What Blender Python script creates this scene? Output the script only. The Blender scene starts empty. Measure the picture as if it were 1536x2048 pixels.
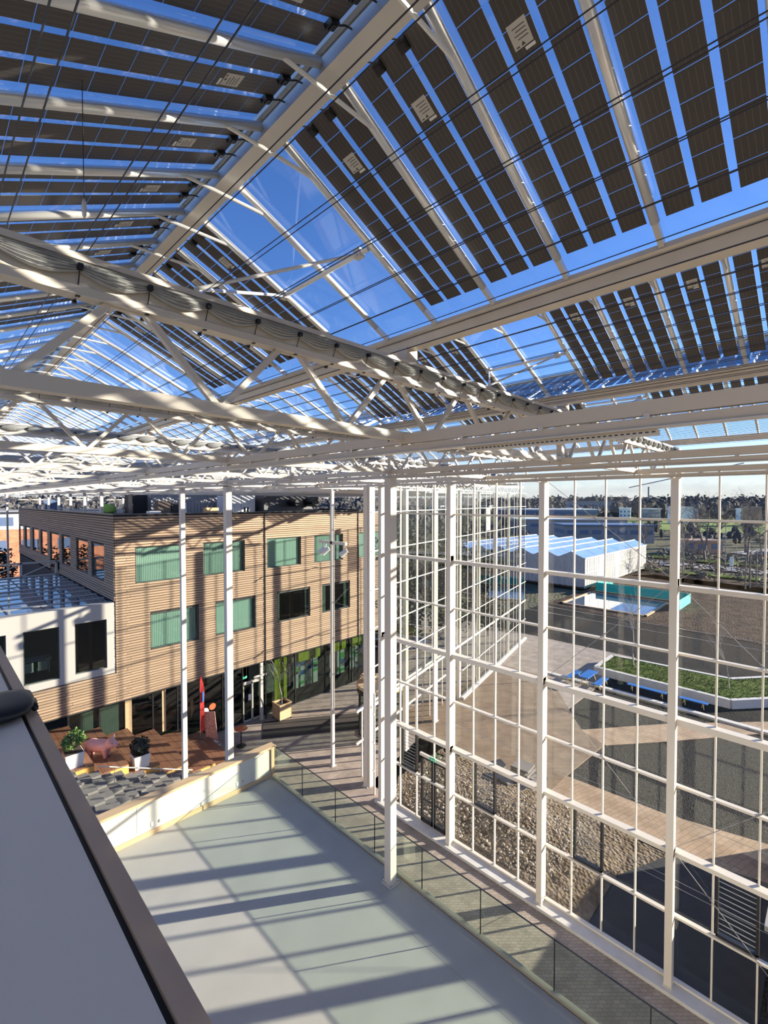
import bpy, math, random
from mathutils import Vector, Matrix
import numpy as np

R = random.Random(7)
scene = bpy.context.scene
COL = scene.collection
E = 14.35                      # eye height above the hall's ground floor

# ------------------------------------------------------------------ camera
def setup_camera():
    f, yaw, pitch = 922.739, math.radians(44.798), math.radians(-1.356)
    cd = bpy.data.cameras.new('camera'); cam = bpy.data.objects.new('camera', cd); COL.objects.link(cam)
    cd.sensor_fit = 'HORIZONTAL'; cd.sensor_width = 36.0; cd.lens = f*36.0/1536.0
    cd.clip_start = 0.05; cd.clip_end = 6000
    F = Vector((math.cos(yaw)*math.cos(pitch), math.sin(yaw)*math.cos(pitch), math.sin(pitch)))
    cam.rotation_euler = F.to_track_quat('-Z', 'Y').to_euler(); cam.location = (0, 0, E)
    scene.camera = cam
setup_camera()

# ------------------------------------------------------------------ light
SUN_EL, SUN_AZ = 14.9, -34.2    # azimuth measured from +X towards +Y
def setup_light():
    w = bpy.data.worlds.new('world'); scene.world = w; w.use_nodes = True
    nt = w.node_tree; nt.nodes.clear(); N = nt.nodes.new; L = nt.links.new
    out = N('ShaderNodeOutputWorld'); bg = N('ShaderNodeBackground'); bg.inputs['Strength'].default_value = 0.138
    sky = N('ShaderNodeTexSky'); sky.sky_type = 'NISHITA'; sky.sun_disc = False
    sky.sun_elevation = math.radians(SUN_EL); sky.sun_rotation = math.radians(90-SUN_AZ)
    sky.air_density = 1.0; sky.dust_density = 0.12; sky.ozone_density = 2.6; sky.altitude = 0
    hs = N('ShaderNodeHueSaturation'); hs.inputs['Saturation'].default_value = 1.08; hs.inputs['Value'].default_value = 1.05
    tn = N('ShaderNodeMixRGB'); tn.blend_type = 'MULTIPLY'; tn.inputs['Fac'].default_value = 1; tn.inputs['Color2'].default_value = (1.06, 1.13, 1.54, 1)
    L(sky.outputs[0], tn.inputs['Color1']); L(tn.outputs[0], hs.inputs['Color'])
    # thin pale cloud low over the whole horizon
    tc = N('ShaderNodeTexCoord'); sep = N('ShaderNodeSeparateXYZ'); L(tc.outputs['Generated'], sep.inputs[0])
    mp = N('ShaderNodeMapping'); mp.inputs['Scale'].default_value = (3, 3, 14); L(tc.outputs['Generated'], mp.inputs[0])
    no = N('ShaderNodeTexNoise'); no.inputs['Scale'].default_value = 2.2; no.inputs['Detail'].default_value = 5; L(mp.outputs[0], no.inputs['Vector'])
    mr = N('ShaderNodeMapRange'); mr.inputs['From Min'].default_value = 0.02; mr.inputs['From Max'].default_value = 0.16
    mr.inputs['To Min'].default_value = 1.0; mr.inputs['To Max'].default_value = 0.0; L(sep.outputs['Z'], mr.inputs['Value'])
    ad = N('ShaderNodeMath'); ad.operation = 'MULTIPLY_ADD'; ad.inputs[1].default_value = 0.9; ad.inputs[2].default_value = 0.30; L(no.outputs['Fac'], ad.inputs[0])
    mu = N('ShaderNodeMath'); mu.operation = 'MULTIPLY'; mu.use_clamp = True; L(mr.outputs[0], mu.inputs[0]); L(ad.outputs[0], mu.inputs[1])
    mx = N('ShaderNodeMixRGB'); mx.inputs['Color2'].default_value = (4.3, 4.45, 4.8, 1); L(mu.outputs[0], mx.inputs['Fac']); L(hs.outputs[0], mx.inputs['Color1'])
    L(mx.outputs[0], bg.inputs['Color']); L(bg.outputs[0], out.inputs['Surface'])
    sd = bpy.data.lights.new('sun', 'SUN'); sd.energy = 12.0; sd.angle = math.radians(0.55); sd.color = (1.0, 0.90, 0.74)
    s = bpy.data.objects.new('sun', sd); COL.objects.link(s)
    el, az = math.radians(SUN_EL), math.radians(SUN_AZ)
    d = Vector((math.cos(el)*math.cos(az), math.cos(el)*math.sin(az), math.sin(el)))
    s.rotation_euler = d.to_track_quat('Z', 'Y').to_euler(); s.location = d*60
setup_light()
vs = scene.view_settings
vs.view_transform = 'Standard'; vs.look = 'None'; vs.gamma = 1.0; vs.use_curve_mapping = False; vs.exposure = 0.30
cy = scene.cycles
cy.use_denoising = True; cy.transparent_max_bounces = 24; cy.max_bounces = 6; cy.diffuse_bounces = 3
cy.use_adaptive_sampling = True; cy.adaptive_threshold = 0.08; cy.glossy_bounces = 2; cy.caustics_reflective = False; cy.caustics_refractive = False; cy.sample_clamp_indirect = 6

# ------------------------------------------------------------------ helpers
class MB:
    def __init__(s): s.v = []; s.f = []
    def add(s, vs, fs):
        b = len(s.v); s.v += [tuple(v) for v in vs]; s.f += [tuple(b+i for i in f) for f in fs]; return s
    def box(s, x0, x1, y0, y1, z0, z1):
        return s.add([(x0,y0,z0),(x1,y0,z0),(x1,y1,z0),(x0,y1,z0),(x0,y0,z1),(x1,y0,z1),(x1,y1,z1),(x0,y1,z1)],
                     [(0,3,2,1),(4,5,6,7),(0,1,5,4),(1,2,6,5),(2,3,7,6),(3,0,4,7)])
    def quad(s, *p): return s.add(p, [tuple(range(len(p)))])
    def bar(s, p0, p1, w, h, up=(0,0,1)):
        p0 = Vector(p0); p1 = Vector(p1); d = (p1-p0).normalized(); u = Vector(up)
        a = d.cross(u)
        if a.length < 1e-4: a = d.cross(Vector((1,0,0)))
        a.normalize(); b = a.cross(d).normalized(); a *= w/2; b *= h/2
        return s.add([p0-a-b,p0+a-b,p0+a+b,p0-a+b,p1-a-b,p1+a-b,p1+a+b,p1-a+b],
                     [(0,3,2,1),(4,5,6,7),(0,1,5,4),(1,2,6,5),(2,3,7,6),(3,0,4,7)])
    def tube(s, p0, p1, r0, r1=None, n=8, cap=True):
        if r1 is None: r1 = r0
        p0 = Vector(p0); p1 = Vector(p1); d = (p1-p0).normalized()
        a = d.cross(Vector((0,0,1)));
        if a.length < 1e-3: a = d.cross(Vector((1,0,0)))
        a.normalize(); b = d.cross(a)
        vs = []
        for p, r in ((p0,r0),(p1,r1)):
            for i in range(n):
                t = 2*math.pi*i/n; vs.append(p+a*(r*math.cos(t))+b*(r*math.sin(t)))
        fs = [(i,(i+1)%n,n+(i+1)%n,n+i) for i in range(n)]
        if cap: fs += [tuple(range(n-1,-1,-1)), tuple(range(n,2*n))]
        return s.add(vs, fs)
    def prism(s, pts, z0, z1):
        n = len(pts)
        return s.add([(x,y,z0) for x,y in pts]+[(x,y,z1) for x,y in pts],
                     [tuple(range(n-1,-1,-1)), tuple(range(n,2*n))]+[(i,(i+1)%n,n+(i+1)%n,n+i) for i in range(n)])
    def lathe(s, prof, c=(0,0,0), n=16):
        vs = []; fs = []; m = len(prof)
        for i in range(n):
            t = 2*math.pi*i/n
            for r, z in prof: vs.append((c[0]+r*math.cos(t), c[1]+r*math.sin(t), c[2]+z))
        for i in range(n):
            j = (i+1) % n
            for k in range(m-1): fs.append((i*m+k, j*m+k, j*m+k+1, i*m+k+1))
        fs.append(tuple(i*m+m-1 for i in range(n))); fs.append(tuple((n-1-i)*m for i in range(n)))
        return s.add(vs, fs)
    def blob(s, c, rx, ry, rz, nu=10, nv=6, jit=0, rng=R):
        vs = [(c[0],c[1],c[2]-rz)]; fs = []
        for j in range(1, nv):
            ph = math.pi*j/nv-math.pi/2
            for i in range(nu):
                t = 2*math.pi*i/nu; q = 1+rng.uniform(-jit, jit)
                vs.append((c[0]+rx*q*math.cos(ph)*math.cos(t), c[1]+ry*q*math.cos(ph)*math.sin(t), c[2]+rz*q*math.sin(ph)))
        vs.append((c[0],c[1],c[2]+rz)); top = len(vs)-1
        for i in range(nu):
            k = (i+1) % nu
            fs.append((0, 1+k, 1+i)); fs.append((top, top-nu+i, top-nu+k))
            for j in range(nv-2):
                a = 1+j*nu; fs.append((a+i, a+k, a+nu+k, a+nu+i))
        return s.add(vs, fs)
    def mesh(s, name, smooth=False):
        me = bpy.data.meshes.new(name); me.from_pydata(s.v, [], s.f); me.update()
        if smooth: me.polygons.foreach_set('use_smooth', [True]*len(me.polygons))
        return me
    def build(s, name, mat, parent=None, smooth=False, **k): return ob(name, s.mesh(name, smooth), mat, parent, **k)

WM = {}
def world(o):
    m = o.matrix_basis
    return world(o.parent) @ o.matrix_parent_inverse @ m if o.parent else m.copy()
def par(o, p, local=False):
    o.parent = p
    if not local: o.matrix_parent_inverse = world(p).inverted()
def ob(name, me, mat=None, parent=None, loc=None, rot=None, local=False, kind=None, label=None):
    if mat is not None and not me.materials: me.materials.append(mat)
    o = bpy.data.objects.new(name, me); COL.objects.link(o)
    if loc is not None: o.location = loc
    if rot is not None: o.rotation_euler = rot
    if parent is not None: par(o, parent, local)
    if kind: o['kind'] = kind
    if label: o['label'] = label
    return o
def empty(name, loc=(0,0,0), rot=(0,0,0)):
    o = bpy.data.objects.new(name, None); COL.objects.link(o); o.location = loc; o.rotation_euler = rot; o.empty_display_size = 0.2
    return o
def tag(o, label, cat, group=None):
    o['label'] = label; o['category'] = cat
    if group: o['group'] = group
    return o
def struct(o, label=None):
    o['kind'] = 'structure'
    if label: o['label'] = label
    return o
def thing(name, label, cat, loc=(0,0,0), rot=(0,0,0), group=None): return tag(empty(name, loc, rot), label, cat, group)
def boxm(x0,x1,y0,y1,z0,z1): return MB().box(x0,x1,y0,y1,z0,z1)
def ordinal(i): return ['first','second','third','fourth','fifth','sixth','seventh','eighth','ninth','tenth','eleventh','twelfth','thirteenth','fourteenth','fifteenth','sixteenth'][i]

# ------------------------------------------------------------------ materials
def mat(name, col, rough=0.5, metal=0.0, noise=None, bump=None, spec=0.5, stretch=(1,1,1), island=0.0, coord='Object', emit=None):
    """noise=(scale, amount, detail)  bump=(scale, strength)"""
    m = bpy.data.materials.new(name); m.use_nodes = True; nt = m.node_tree; b = nt.nodes['Principled BSDF']
    b.inputs['Base Color'].default_value = (*col, 1); b.inputs['Roughness'].default_value = rough; b.inputs['Metallic'].default_value = metal
    b.inputs['Specular IOR Level'].default_value = spec
    N = nt.nodes.new; L = nt.links.new
    if noise or bump or island:
        tc = N('ShaderNodeTexCoord'); mp = N('ShaderNodeMapping'); mp.inputs['Scale'].default_value = stretch; L(tc.outputs[coord], mp.inputs[0])
    src = None
    if noise:
        n = N('ShaderNodeTexNoise'); n.inputs['Scale'].default_value = noise[0]; n.inputs['Detail'].default_value = noise[2] if len(noise) > 2 else 4
        L(mp.outputs[0], n.inputs['Vector']); src = n.outputs['Fac']; amt = noise[1]
        mr = N('ShaderNodeMapRange'); mr.inputs['From Min'].default_value = 0.25; mr.inputs['From Max'].default_value = 0.75
        mr.inputs['To Min'].default_value = 1-amt; mr.inputs['To Max'].default_value = 1+amt; L(src, mr.inputs['Value']); src = mr.outputs[0]
    if island:
        g = N('ShaderNodeNewGeometry'); mr2 = N('ShaderNodeMapRange'); mr2.inputs['To Min'].default_value = 1-island; mr2.inputs['To Max'].default_value = 1+island
        L(g.outputs['Random Per Island'], mr2.inputs['Value'])
        if src is None: src = mr2.outputs[0]
        else:
            mm = N('ShaderNodeMath'); mm.operation = 'MULTIPLY'; L(src, mm.inputs[0]); L(mr2.outputs[0], mm.inputs[1]); src = mm.outputs[0]
    if src is not None:
        vm = N('ShaderNodeVectorMath'); vm.operation = 'SCALE'; vm.inputs[0].default_value = col; L(src, vm.inputs['Scale']); L(vm.outputs[0], b.inputs['Base Color'])
    if bump:
        n2 = N('ShaderNodeTexNoise'); n2.inputs['Scale'].default_value = bump[0]; n2.inputs['Detail'].default_value = 4; L(mp.outputs[0], n2.inputs['Vector'])
        bp = N('ShaderNodeBump'); bp.inputs['Strength'].default_value = bump[1]; bp.inputs['Distance'].default_value = bump[2] if len(bump) > 2 else 0.02
        L(n2.outputs['Fac'], bp.inputs['Height']); L(bp.outputs[0], b.inputs['Normal'])
    if emit: b.inputs['Emission Color'].default_value = (*emit[0], 1); b.inputs['Emission Strength'].default_value = emit[1]
    return m
def glass(name, tint=(0.96,0.98,0.97), refl=1.0, ior=1.45, rough=0.0):
    m = bpy.data.materials.new(name); m.use_nodes = True; nt = m.node_tree; nt.nodes.clear(); N = nt.nodes.new; L = nt.links.new
    out = N('ShaderNodeOutputMaterial'); tr = N('ShaderNodeBsdfTransparent'); tr.inputs[0].default_value = (*tint, 1)
    gl = N('ShaderNodeBsdfGlossy'); gl.inputs['Roughness'].default_value = rough; gl.inputs['Color'].default_value = (0.95,0.97,1,1)
    fr = N('ShaderNodeFresnel'); ge = N('ShaderNodeNewGeometry')      # thin sheet: same reflectance from either side
    io = N('ShaderNodeMapRange'); io.inputs['To Min'].default_value = ior; io.inputs['To Max'].default_value = 1/ior; L(ge.outputs['Backfacing'], io.inputs['Value']); L(io.outputs[0], fr.inputs['IOR'])
    mu = N('ShaderNodeMath'); mu.operation = 'MULTIPLY'; mu.use_clamp = True; mu.inputs[1].default_value = refl; L(fr.outputs[0], mu.inputs[0])
    mx = N('ShaderNodeMixShader'); L(mu.outputs[0], mx.inputs[0]); L(tr.outputs[0], mx.inputs[1]); L(gl.outputs[0], mx.inputs[2]); L(mx.outputs[0], out.inputs[0])
    return m
def brick_mat(name, c1, c2, mortar, w, h, mort=0.012, rough=0.85, rotz=0.0, offset=0.5, plane='XY', bump=0.4):
    m = bpy.data.materials.new(name); m.use_nodes = True; nt = m.node_tree; b = nt.nodes['Principled BSDF']; N = nt.nodes.new; L = nt.links.new
    tc = N('ShaderNodeTexCoord'); mp = N('ShaderNodeMapping'); mp.inputs['Rotation'].default_value = (0,0,rotz)
    if plane == 'XZ':
        sp = N('ShaderNodeSeparateXYZ'); cb = N('ShaderNodeCombineXYZ'); L(tc.outputs['Object'], sp.inputs[0]); L(sp.outputs['X'], cb.inputs['X']); L(sp.outputs['Z'], cb.inputs['Y']); L(cb.outputs[0], mp.inputs[0])
    else: L(tc.outputs['Object'], mp.inputs[0])
    br = N('ShaderNodeTexBrick'); br.inputs['Color1'].default_value = (*c1,1); br.inputs['Color2'].default_value = (*c2,1); br.inputs['Mortar'].default_value = (*mortar,1)
    br.inputs['Scale'].default_value = 1.0; br.inputs['Mortar Size'].default_value = mort; br.inputs['Brick Width'].default_value = w; br.inputs['Row Height'].default_value = h; br.offset = offset
    L(mp.outputs[0], br.inputs['Vector'])
    no = N('ShaderNodeTexNoise'); no.inputs['Scale'].default_value = 1.3; no.inputs['Detail'].default_value = 6; L(tc.outputs['Object'], no.inputs['Vector'])
    mr = N('ShaderNodeMapRange'); mr.inputs['From Min'].default_value = .3; mr.inputs['From Max'].default_value = .7; mr.inputs['To Min'].default_value = .8; mr.inputs['To Max'].default_value = 1.2; L(no.outputs['Fac'], mr.inputs['Value'])
    vm = N('ShaderNodeVectorMath'); vm.operation = 'SCALE'; L(br.outputs['Color'], vm.inputs[0]); L(mr.outputs[0], vm.inputs['Scale']); L(vm.outputs[0], b.inputs['Base Color'])
    bp = N('ShaderNodeBump'); bp.inputs['Strength'].default_value = bump; bp.inputs['Distance'].default_value = 0.01; bp.invert = True; L(br.outputs['Fac'], bp.inputs['Height']); L(bp.outputs[0], b.inputs['Normal'])
    b.inputs['Roughness'].default_value = rough
    return m
def two_tone(name, c1, c2, scale, lo=0.45, hi=0.55, rough=0.9, bump=(30, .5, .03), stretch=(1,1,1)):
    m = bpy.data.materials.new(name); m.use_nodes = True; nt = m.node_tree; b = nt.nodes['Principled BSDF']; N = nt.nodes.new; L = nt.links.new
    tc = N('ShaderNodeTexCoord'); mp = N('ShaderNodeMapping'); mp.inputs['Scale'].default_value = stretch; L(tc.outputs['Object'], mp.inputs[0])
    n = N('ShaderNodeTexNoise'); n.inputs['Scale'].default_value = scale; n.inputs['Detail'].default_value = 7; n.inputs['Roughness'].default_value = .65; L(mp.outputs[0], n.inputs['Vector'])
    cr = N('ShaderNodeValToRGB'); cr.color_ramp.elements[0].position = lo; cr.color_ramp.elements[1].position = hi
    cr.color_ramp.elements[0].color = (*c1,1); cr.color_ramp.elements[1].color = (*c2,1); L(n.outputs['Fac'], cr.inputs[0]); L(cr.outputs[0], b.inputs['Base Color'])
    n2 = N('ShaderNodeTexVoronoi'); n2.inputs['Scale'].default_value = bump[0]; L(mp.outputs[0], n2.inputs['Vector'])
    bp = N('ShaderNodeBump'); bp.inputs['Strength'].default_value = bump[1]; bp.inputs['Distance'].default_value = bump[2]; L(n2.outputs['Distance'], bp.inputs['Height']); L(bp.outputs[0], b.inputs['Normal'])
    b.inputs['Roughness'].default_value = rough; b.inputs['Specular IOR Level'].default_value = .06
    return m

M = {}
M['white'] = mat('white_steel', (.70,.63,.54), .42)
M['alu'] = mat('aluminium', (.86,.84,.80), .32, .45)
M['alu_dull'] = mat('dull_aluminium', (.70,.65,.58), .45, .4)
M['gutter'] = mat('gutter_metal', (.72,.64,.54), .45, .2, noise=(6,.06))
M['black'] = mat('black_plastic', (.012,.012,.013), .4)
M['blackframe'] = mat('black_frame', (.02,.02,.022), .35)
M['dark'] = mat('dark_interior', (.045,.042,.04), .7)
M['glass'] = glass('clear_glass', (.965,.98,.972), .55)
M['roofglass'] = glass('roof_glass', (.94,.965,.98), .6)
M['greenglass'] = glass('green_tinted_glass', (.84,.94,.90), 1.0)
M['darkglass'] = glass('dark_tinted_glass', (.60,.66,.63), 1.3)
M['oblglass'] = glass('grey_tinted_glass', (.80,.84,.82), 1.6)
M['balglass'] = glass('balustrade_glass', (.86,.92,.88), 1.0)
M['cell'] = mat('solar_cell', (.085,.073,.068), .45, spec=.3)
M['sticker'] = mat('sticker_paper', (.62,.58,.52), .6)
M['ink'] = mat('sticker_ink', (.08,.08,.08), .6)
M['cloth'] = mat('screen_cloth', (.42,.42,.41), .75, noise=(25,.12))
M['wire'] = mat('dark_wire', (.03,.03,.04), .5)
M['steelwire'] = mat('steel_wire', (.6,.6,.6), .35, .7)
M['concrete'] = mat('terrace_concrete', (.40,.395,.36), .72, noise=(1.1,.07,8), bump=(60,.05,.004))
M['kerb'] = mat('kerb_concrete', (.60,.57,.54), .85, noise=(3,.08,6))
M['paver'] = brick_mat('floor_paver', (.30,.245,.20), (.375,.31,.26), (.18,.148,.125), .21, .105, .006, rotz=math.radians(45))
M['oak'] = mat('oak_trim', (.56,.40,.235), .55, noise=(2.2,.16,6), stretch=(.6,6,6))
M['oak_dim'] = mat('oak_edge', (.62,.47,.34), .55, noise=(2.2,.10,6), stretch=(6,.6,6))
M['channel'] = mat('pale_channel', (.50,.46,.32), .5)
M['shadepatch'] = mat('painted_shade_ground', (.018,.018,.020), .8, noise=(2.5,.3,6), bump=(25,.3,.02))  # near-black base colour carries the yard's shade
M['offwhite'] = mat('white_panel', (.60,.58,.52), .6, noise=(1.4,.025))
M['sill'] = mat('sill_laminate', (.92,.855,.77), .5, noise=(1.2,.02), spec=.2)
M['leather'] = mat('black_leather', (.008,.009,.013), .42, bump=(90,.15,.003))
M['slat'] = mat('timber_slat', (.40,.275,.185), .75, noise=(1.6,.16,6), stretch=(.35,.35,7), island=.13)
M['slatback'] = mat('slat_backing', (.035,.03,.027), .9)
M['plaster'] = mat('annex_plaster', (.48,.445,.415), .7, noise=(.8,.03))
M['blind'] = mat('pale_blind', (.33,.375,.35), .7)
M['frame_dk'] = mat('window_frame', (.07,.085,.08), .5)
M['deck'] = mat('tribune_plank', (.22,.108,.064), .5, noise=(2.5,.2,6), stretch=(5,.5,5))
M['deckend'] = mat('tribune_end', (.74,.40,.11), .45, noise=(3,.12,5))
M['stone'] = mat('stair_stone', (.19,.185,.175), .8, noise=(6,.12))
M['pig'] = mat('pig_paint', (.78,.40,.38), .35)
M['pot'] = mat('white_pot', (.85,.84,.82), .5)
M['leaf'] = mat('green_leaf', (.13,.24,.06), .55, island=.35)
M['leafdk'] = mat('dark_leaf', (.02,.026,.018), .6, island=.3)
M['leafdim'] = mat('olive_leaf', (.055,.06,.04), .7, island=.4)
M['soil'] = mat('soil', (.06,.045,.035), .95)
M['crate'] = mat('crate_wood', (.60,.40,.22), .6, noise=(3,.15,5), stretch=(1,1,6))
M['bark'] = mat('bark', (.20,.165,.135), .9, noise=(8,.2))
M['barkpale'] = mat('pale_bark', (.36,.33,.30), .9, noise=(8,.2))
M['red'] = mat('red_fabric', (.62,.05,.045), .6)
M['orange'] = mat('orange_seat', (.50,.13,.05), .5)
M['chrome'] = mat('chrome', (.75,.75,.75), .2, 1.0)
M['poster'] = mat('poster_print', (.66,.36,.28), .6, noise=(9,.35,3))
M['lime'] = mat('lime_paint', (.55,.62,.03), .6)
M['limefab'] = mat('lime_fabric', (.36,.56,.10), .7)
M['pnlwhite'] = mat('panel_white', (.75,.80,.78), .6)
M['pnlblue'] = mat('panel_blue', (.03,.16,.50), .6)
M['pnlgreen'] = mat('panel_green', (.08,.55,.12), .6)
M['greymetal'] = mat('grey_cladding', (.40,.40,.40), .55, .3)
M['darkmetal'] = mat('dark_metal', (.10,.10,.105), .5, .4)
M['brown'] = mat('brown_board', (.20,.15,.11), .7)
M['exit'] = mat('exit_green', (.02,.42,.22), .5)
M['mat'] = mat('door_mat', (.045,.038,.034), .95)
M['roofing'] = mat('roof_felt', (.20,.19,.185), .9, noise=(1.5,.15))
M['brickred'] = brick_mat('red_brick', (.50,.17,.08), (.60,.24,.12), (.42,.30,.24), .55, .16, .012, plane='XZ')
M['gravel'] = two_tone('dark_gravel', (.020,.019,.018), (.058,.053,.049), 9, .35, .7, bump=(14,.9,.06))
M['earth'] = two_tone('dug_earth', (.11,.08,.052), (.23,.18,.13), 1.6, .35, .65, bump=(7,.9,.08))
M['soilb'] = two_tone('brown_soil', (.05,.038,.03), (.13,.092,.065), .7, .35, .65, bump=(6,.9,.1))
M['tan'] = brick_mat('tan_paving', (.33,.225,.14), (.39,.27,.175), (.24,.165,.105), .42, .21, .012, rotz=.3)
M['deckpave'] = brick_mat('brown_paving', (.20,.138,.088), (.24,.17,.11), (.135,.095,.062), 1.1, .16, .010, rotz=math.radians(45))
M['lawn'] = two_tone('lawn_grass', (.075,.115,.022), (.15,.19,.05), 5, .3, .7, bump=(40,.6,.05))
M['field'] = two_tone('far_field', (.16,.22,.06), (.29,.34,.12), .05, .35, .65, bump=(3,.3,.05))
M['verge'] = two_tone('verge_scrub', (.075,.075,.055), (.19,.175,.11), .12, .35, .65, bump=(2,.6,.2))
M['asphalt'] = mat('asphalt', (.27,.265,.27), .85, noise=(1,.1))
M['water'] = mat('pond_water', (.10,.13,.18), .04, spec=.8)
M['blue'] = mat('blue_table', (.03,.15,.45), .45)
M['tableleg'] = mat('yellow_leg', (.62,.48,.18), .5)
M['teal'] = mat('teal_net', (.03,.62,.45), .6)
M['ghroof'] = mat('greenhouse_glass_roof', (.22,.34,.62), .16, spec=.6, noise=(.5,.12))
M['ghwall'] = mat('greenhouse_wall', (.52,.49,.45), .35, noise=(2,.25), stretch=(3,3,.4))
M['farbrick'] = mat('far_brick', (.50,.30,.20), .8)
M['farblue'] = mat('far_blue_facade', (.10,.15,.26), .5)
M['farwhite'] = mat('far_white', (.82,.82,.82), .6)
M['fargrey'] = mat('far_grey', (.30,.29,.29), .8)
M['treeline'] = mat('bare_woods', (.085,.080,.078), 1.0, noise=(.06,.3,6), island=.35)
M['hedge'] = mat('evergreen_shrub', (.022,.032,.018), .8, island=.4)
M['rubble'] = mat('rubble_stone', (.36,.30,.235), .9, island=.35)
M['slab'] = mat('broken_slab', (.20,.18,.165), .9, island=.25)
M['lampgrey'] = mat('lamp_body', (.7,.69,.66), .4)

# ------------------------------------------------------------------ hall grid
GX = [-.25+3.96*k for k in range(-1, 14)]          # GX[i] gutter lines; index 1 is x=-.25
gx = lambda k: -.25+3.96*k
TY = lambda k: -.597+4*k
Y0, Y1 = TY(-2), TY(15)                            # roof extent
RY0 = .92                                          # rafter phase
RP = 2/3.
XW = 15.59                                         # glass facade plane
RX = .08                                           # roof lines sit a little outside the beam lines
ANG = math.radians(25.0); TAN = math.tan(ANG); COS = math.cos(ANG); SIN = math.sin(ANG)
ZRG = E+2.66                                       # glass at ridge edge
T = 5.37                                           # terrace level
YB = 26.8                                          # timber facade

def slope_pt(k, side, s, y, dz=0):
    """point on roof k (between gutter k and k+1); side +1 right slope, -1 left; s metres in plan from the ridge edge"""
    xr = gx(k)+1.98+RX
    return Vector((xr+side*(.09+s), y, ZRG-s*TAN+dz))
SLEN = 1.98-.09-.12                                # plan length of a slope

# ================================================================== floors
struct(boxm(-4.5, 46, 13.2, 60, -.3, 0).build('floor', M['paver']), 'dark brick-paved ground floor of the glass hall')
struct(boxm(8.3, XW-.12, -9, 13.2, -.3, 0).build('floor', M['paver']), 'dark brick-paved aisle between terrace and glass facade')
struct(boxm(XW-.55, XW-.06, -9, 15.6, -.05, .11).build('trim_1', M['kerb']), 'pale concrete kerb along the foot of the glass facade')

terr = struct(empty('floor_terrace', (4, 4, T)), 'pale concrete terrace floor crossed by stripe shadows')
xs = [-4.5, 7.05, 7.92]; ys = [-9, -4, 0.2, 2.0, 13.05]
for i in range(2):
    for j in range(4):
        boxm(xs[i]+.003, xs[i+1]-.003, ys[j]+.003, ys[j+1]-.003, T-.3, T).build('concrete_slab', M['concrete'], terr)
boxm(-4.5, 7.92, -9, 13.05, T-.42, T-.006).build('slab_base', M['kerb'], terr)
struct(boxm(-4.4, 7.85, 12.85, 13.05, 0, T-.42).build('wall_terrace_end', M['offwhite']))
struct(boxm(7.6, 7.85, -9, 12.85, 0, T-.42).build('wall_terrace_side', M['offwhite']))

# ================================================================== roof
YC0, YC1 = RY0+3*RP, RY0+5*RP        # clear vent panes
YPV = RY0+10*RP                      # solar panels end here
rafter_len = SLEN/COS
rm = MB().tube((0,0,0),(rafter_len-.19,0,0),.030,n=10).mesh('rafter', True); rm.materials.append(M['alu'])
rm2 = MB().bar((rafter_len-.20,0,.0),(rafter_len,0,.0),.035,.05).mesh('rafter_foot'); rm2.materials.append(M['alu_dull'])
pane_m = boxm(0, rafter_len+.03, -RP/2+.012, RP/2-.012, -.003, .003).mesh('roof_pane'); pane_m.materials.append(M['roofglass'])
def srot(side): return (0, ANG, 0) if side > 0 else (0, ANG, math.pi)

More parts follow.
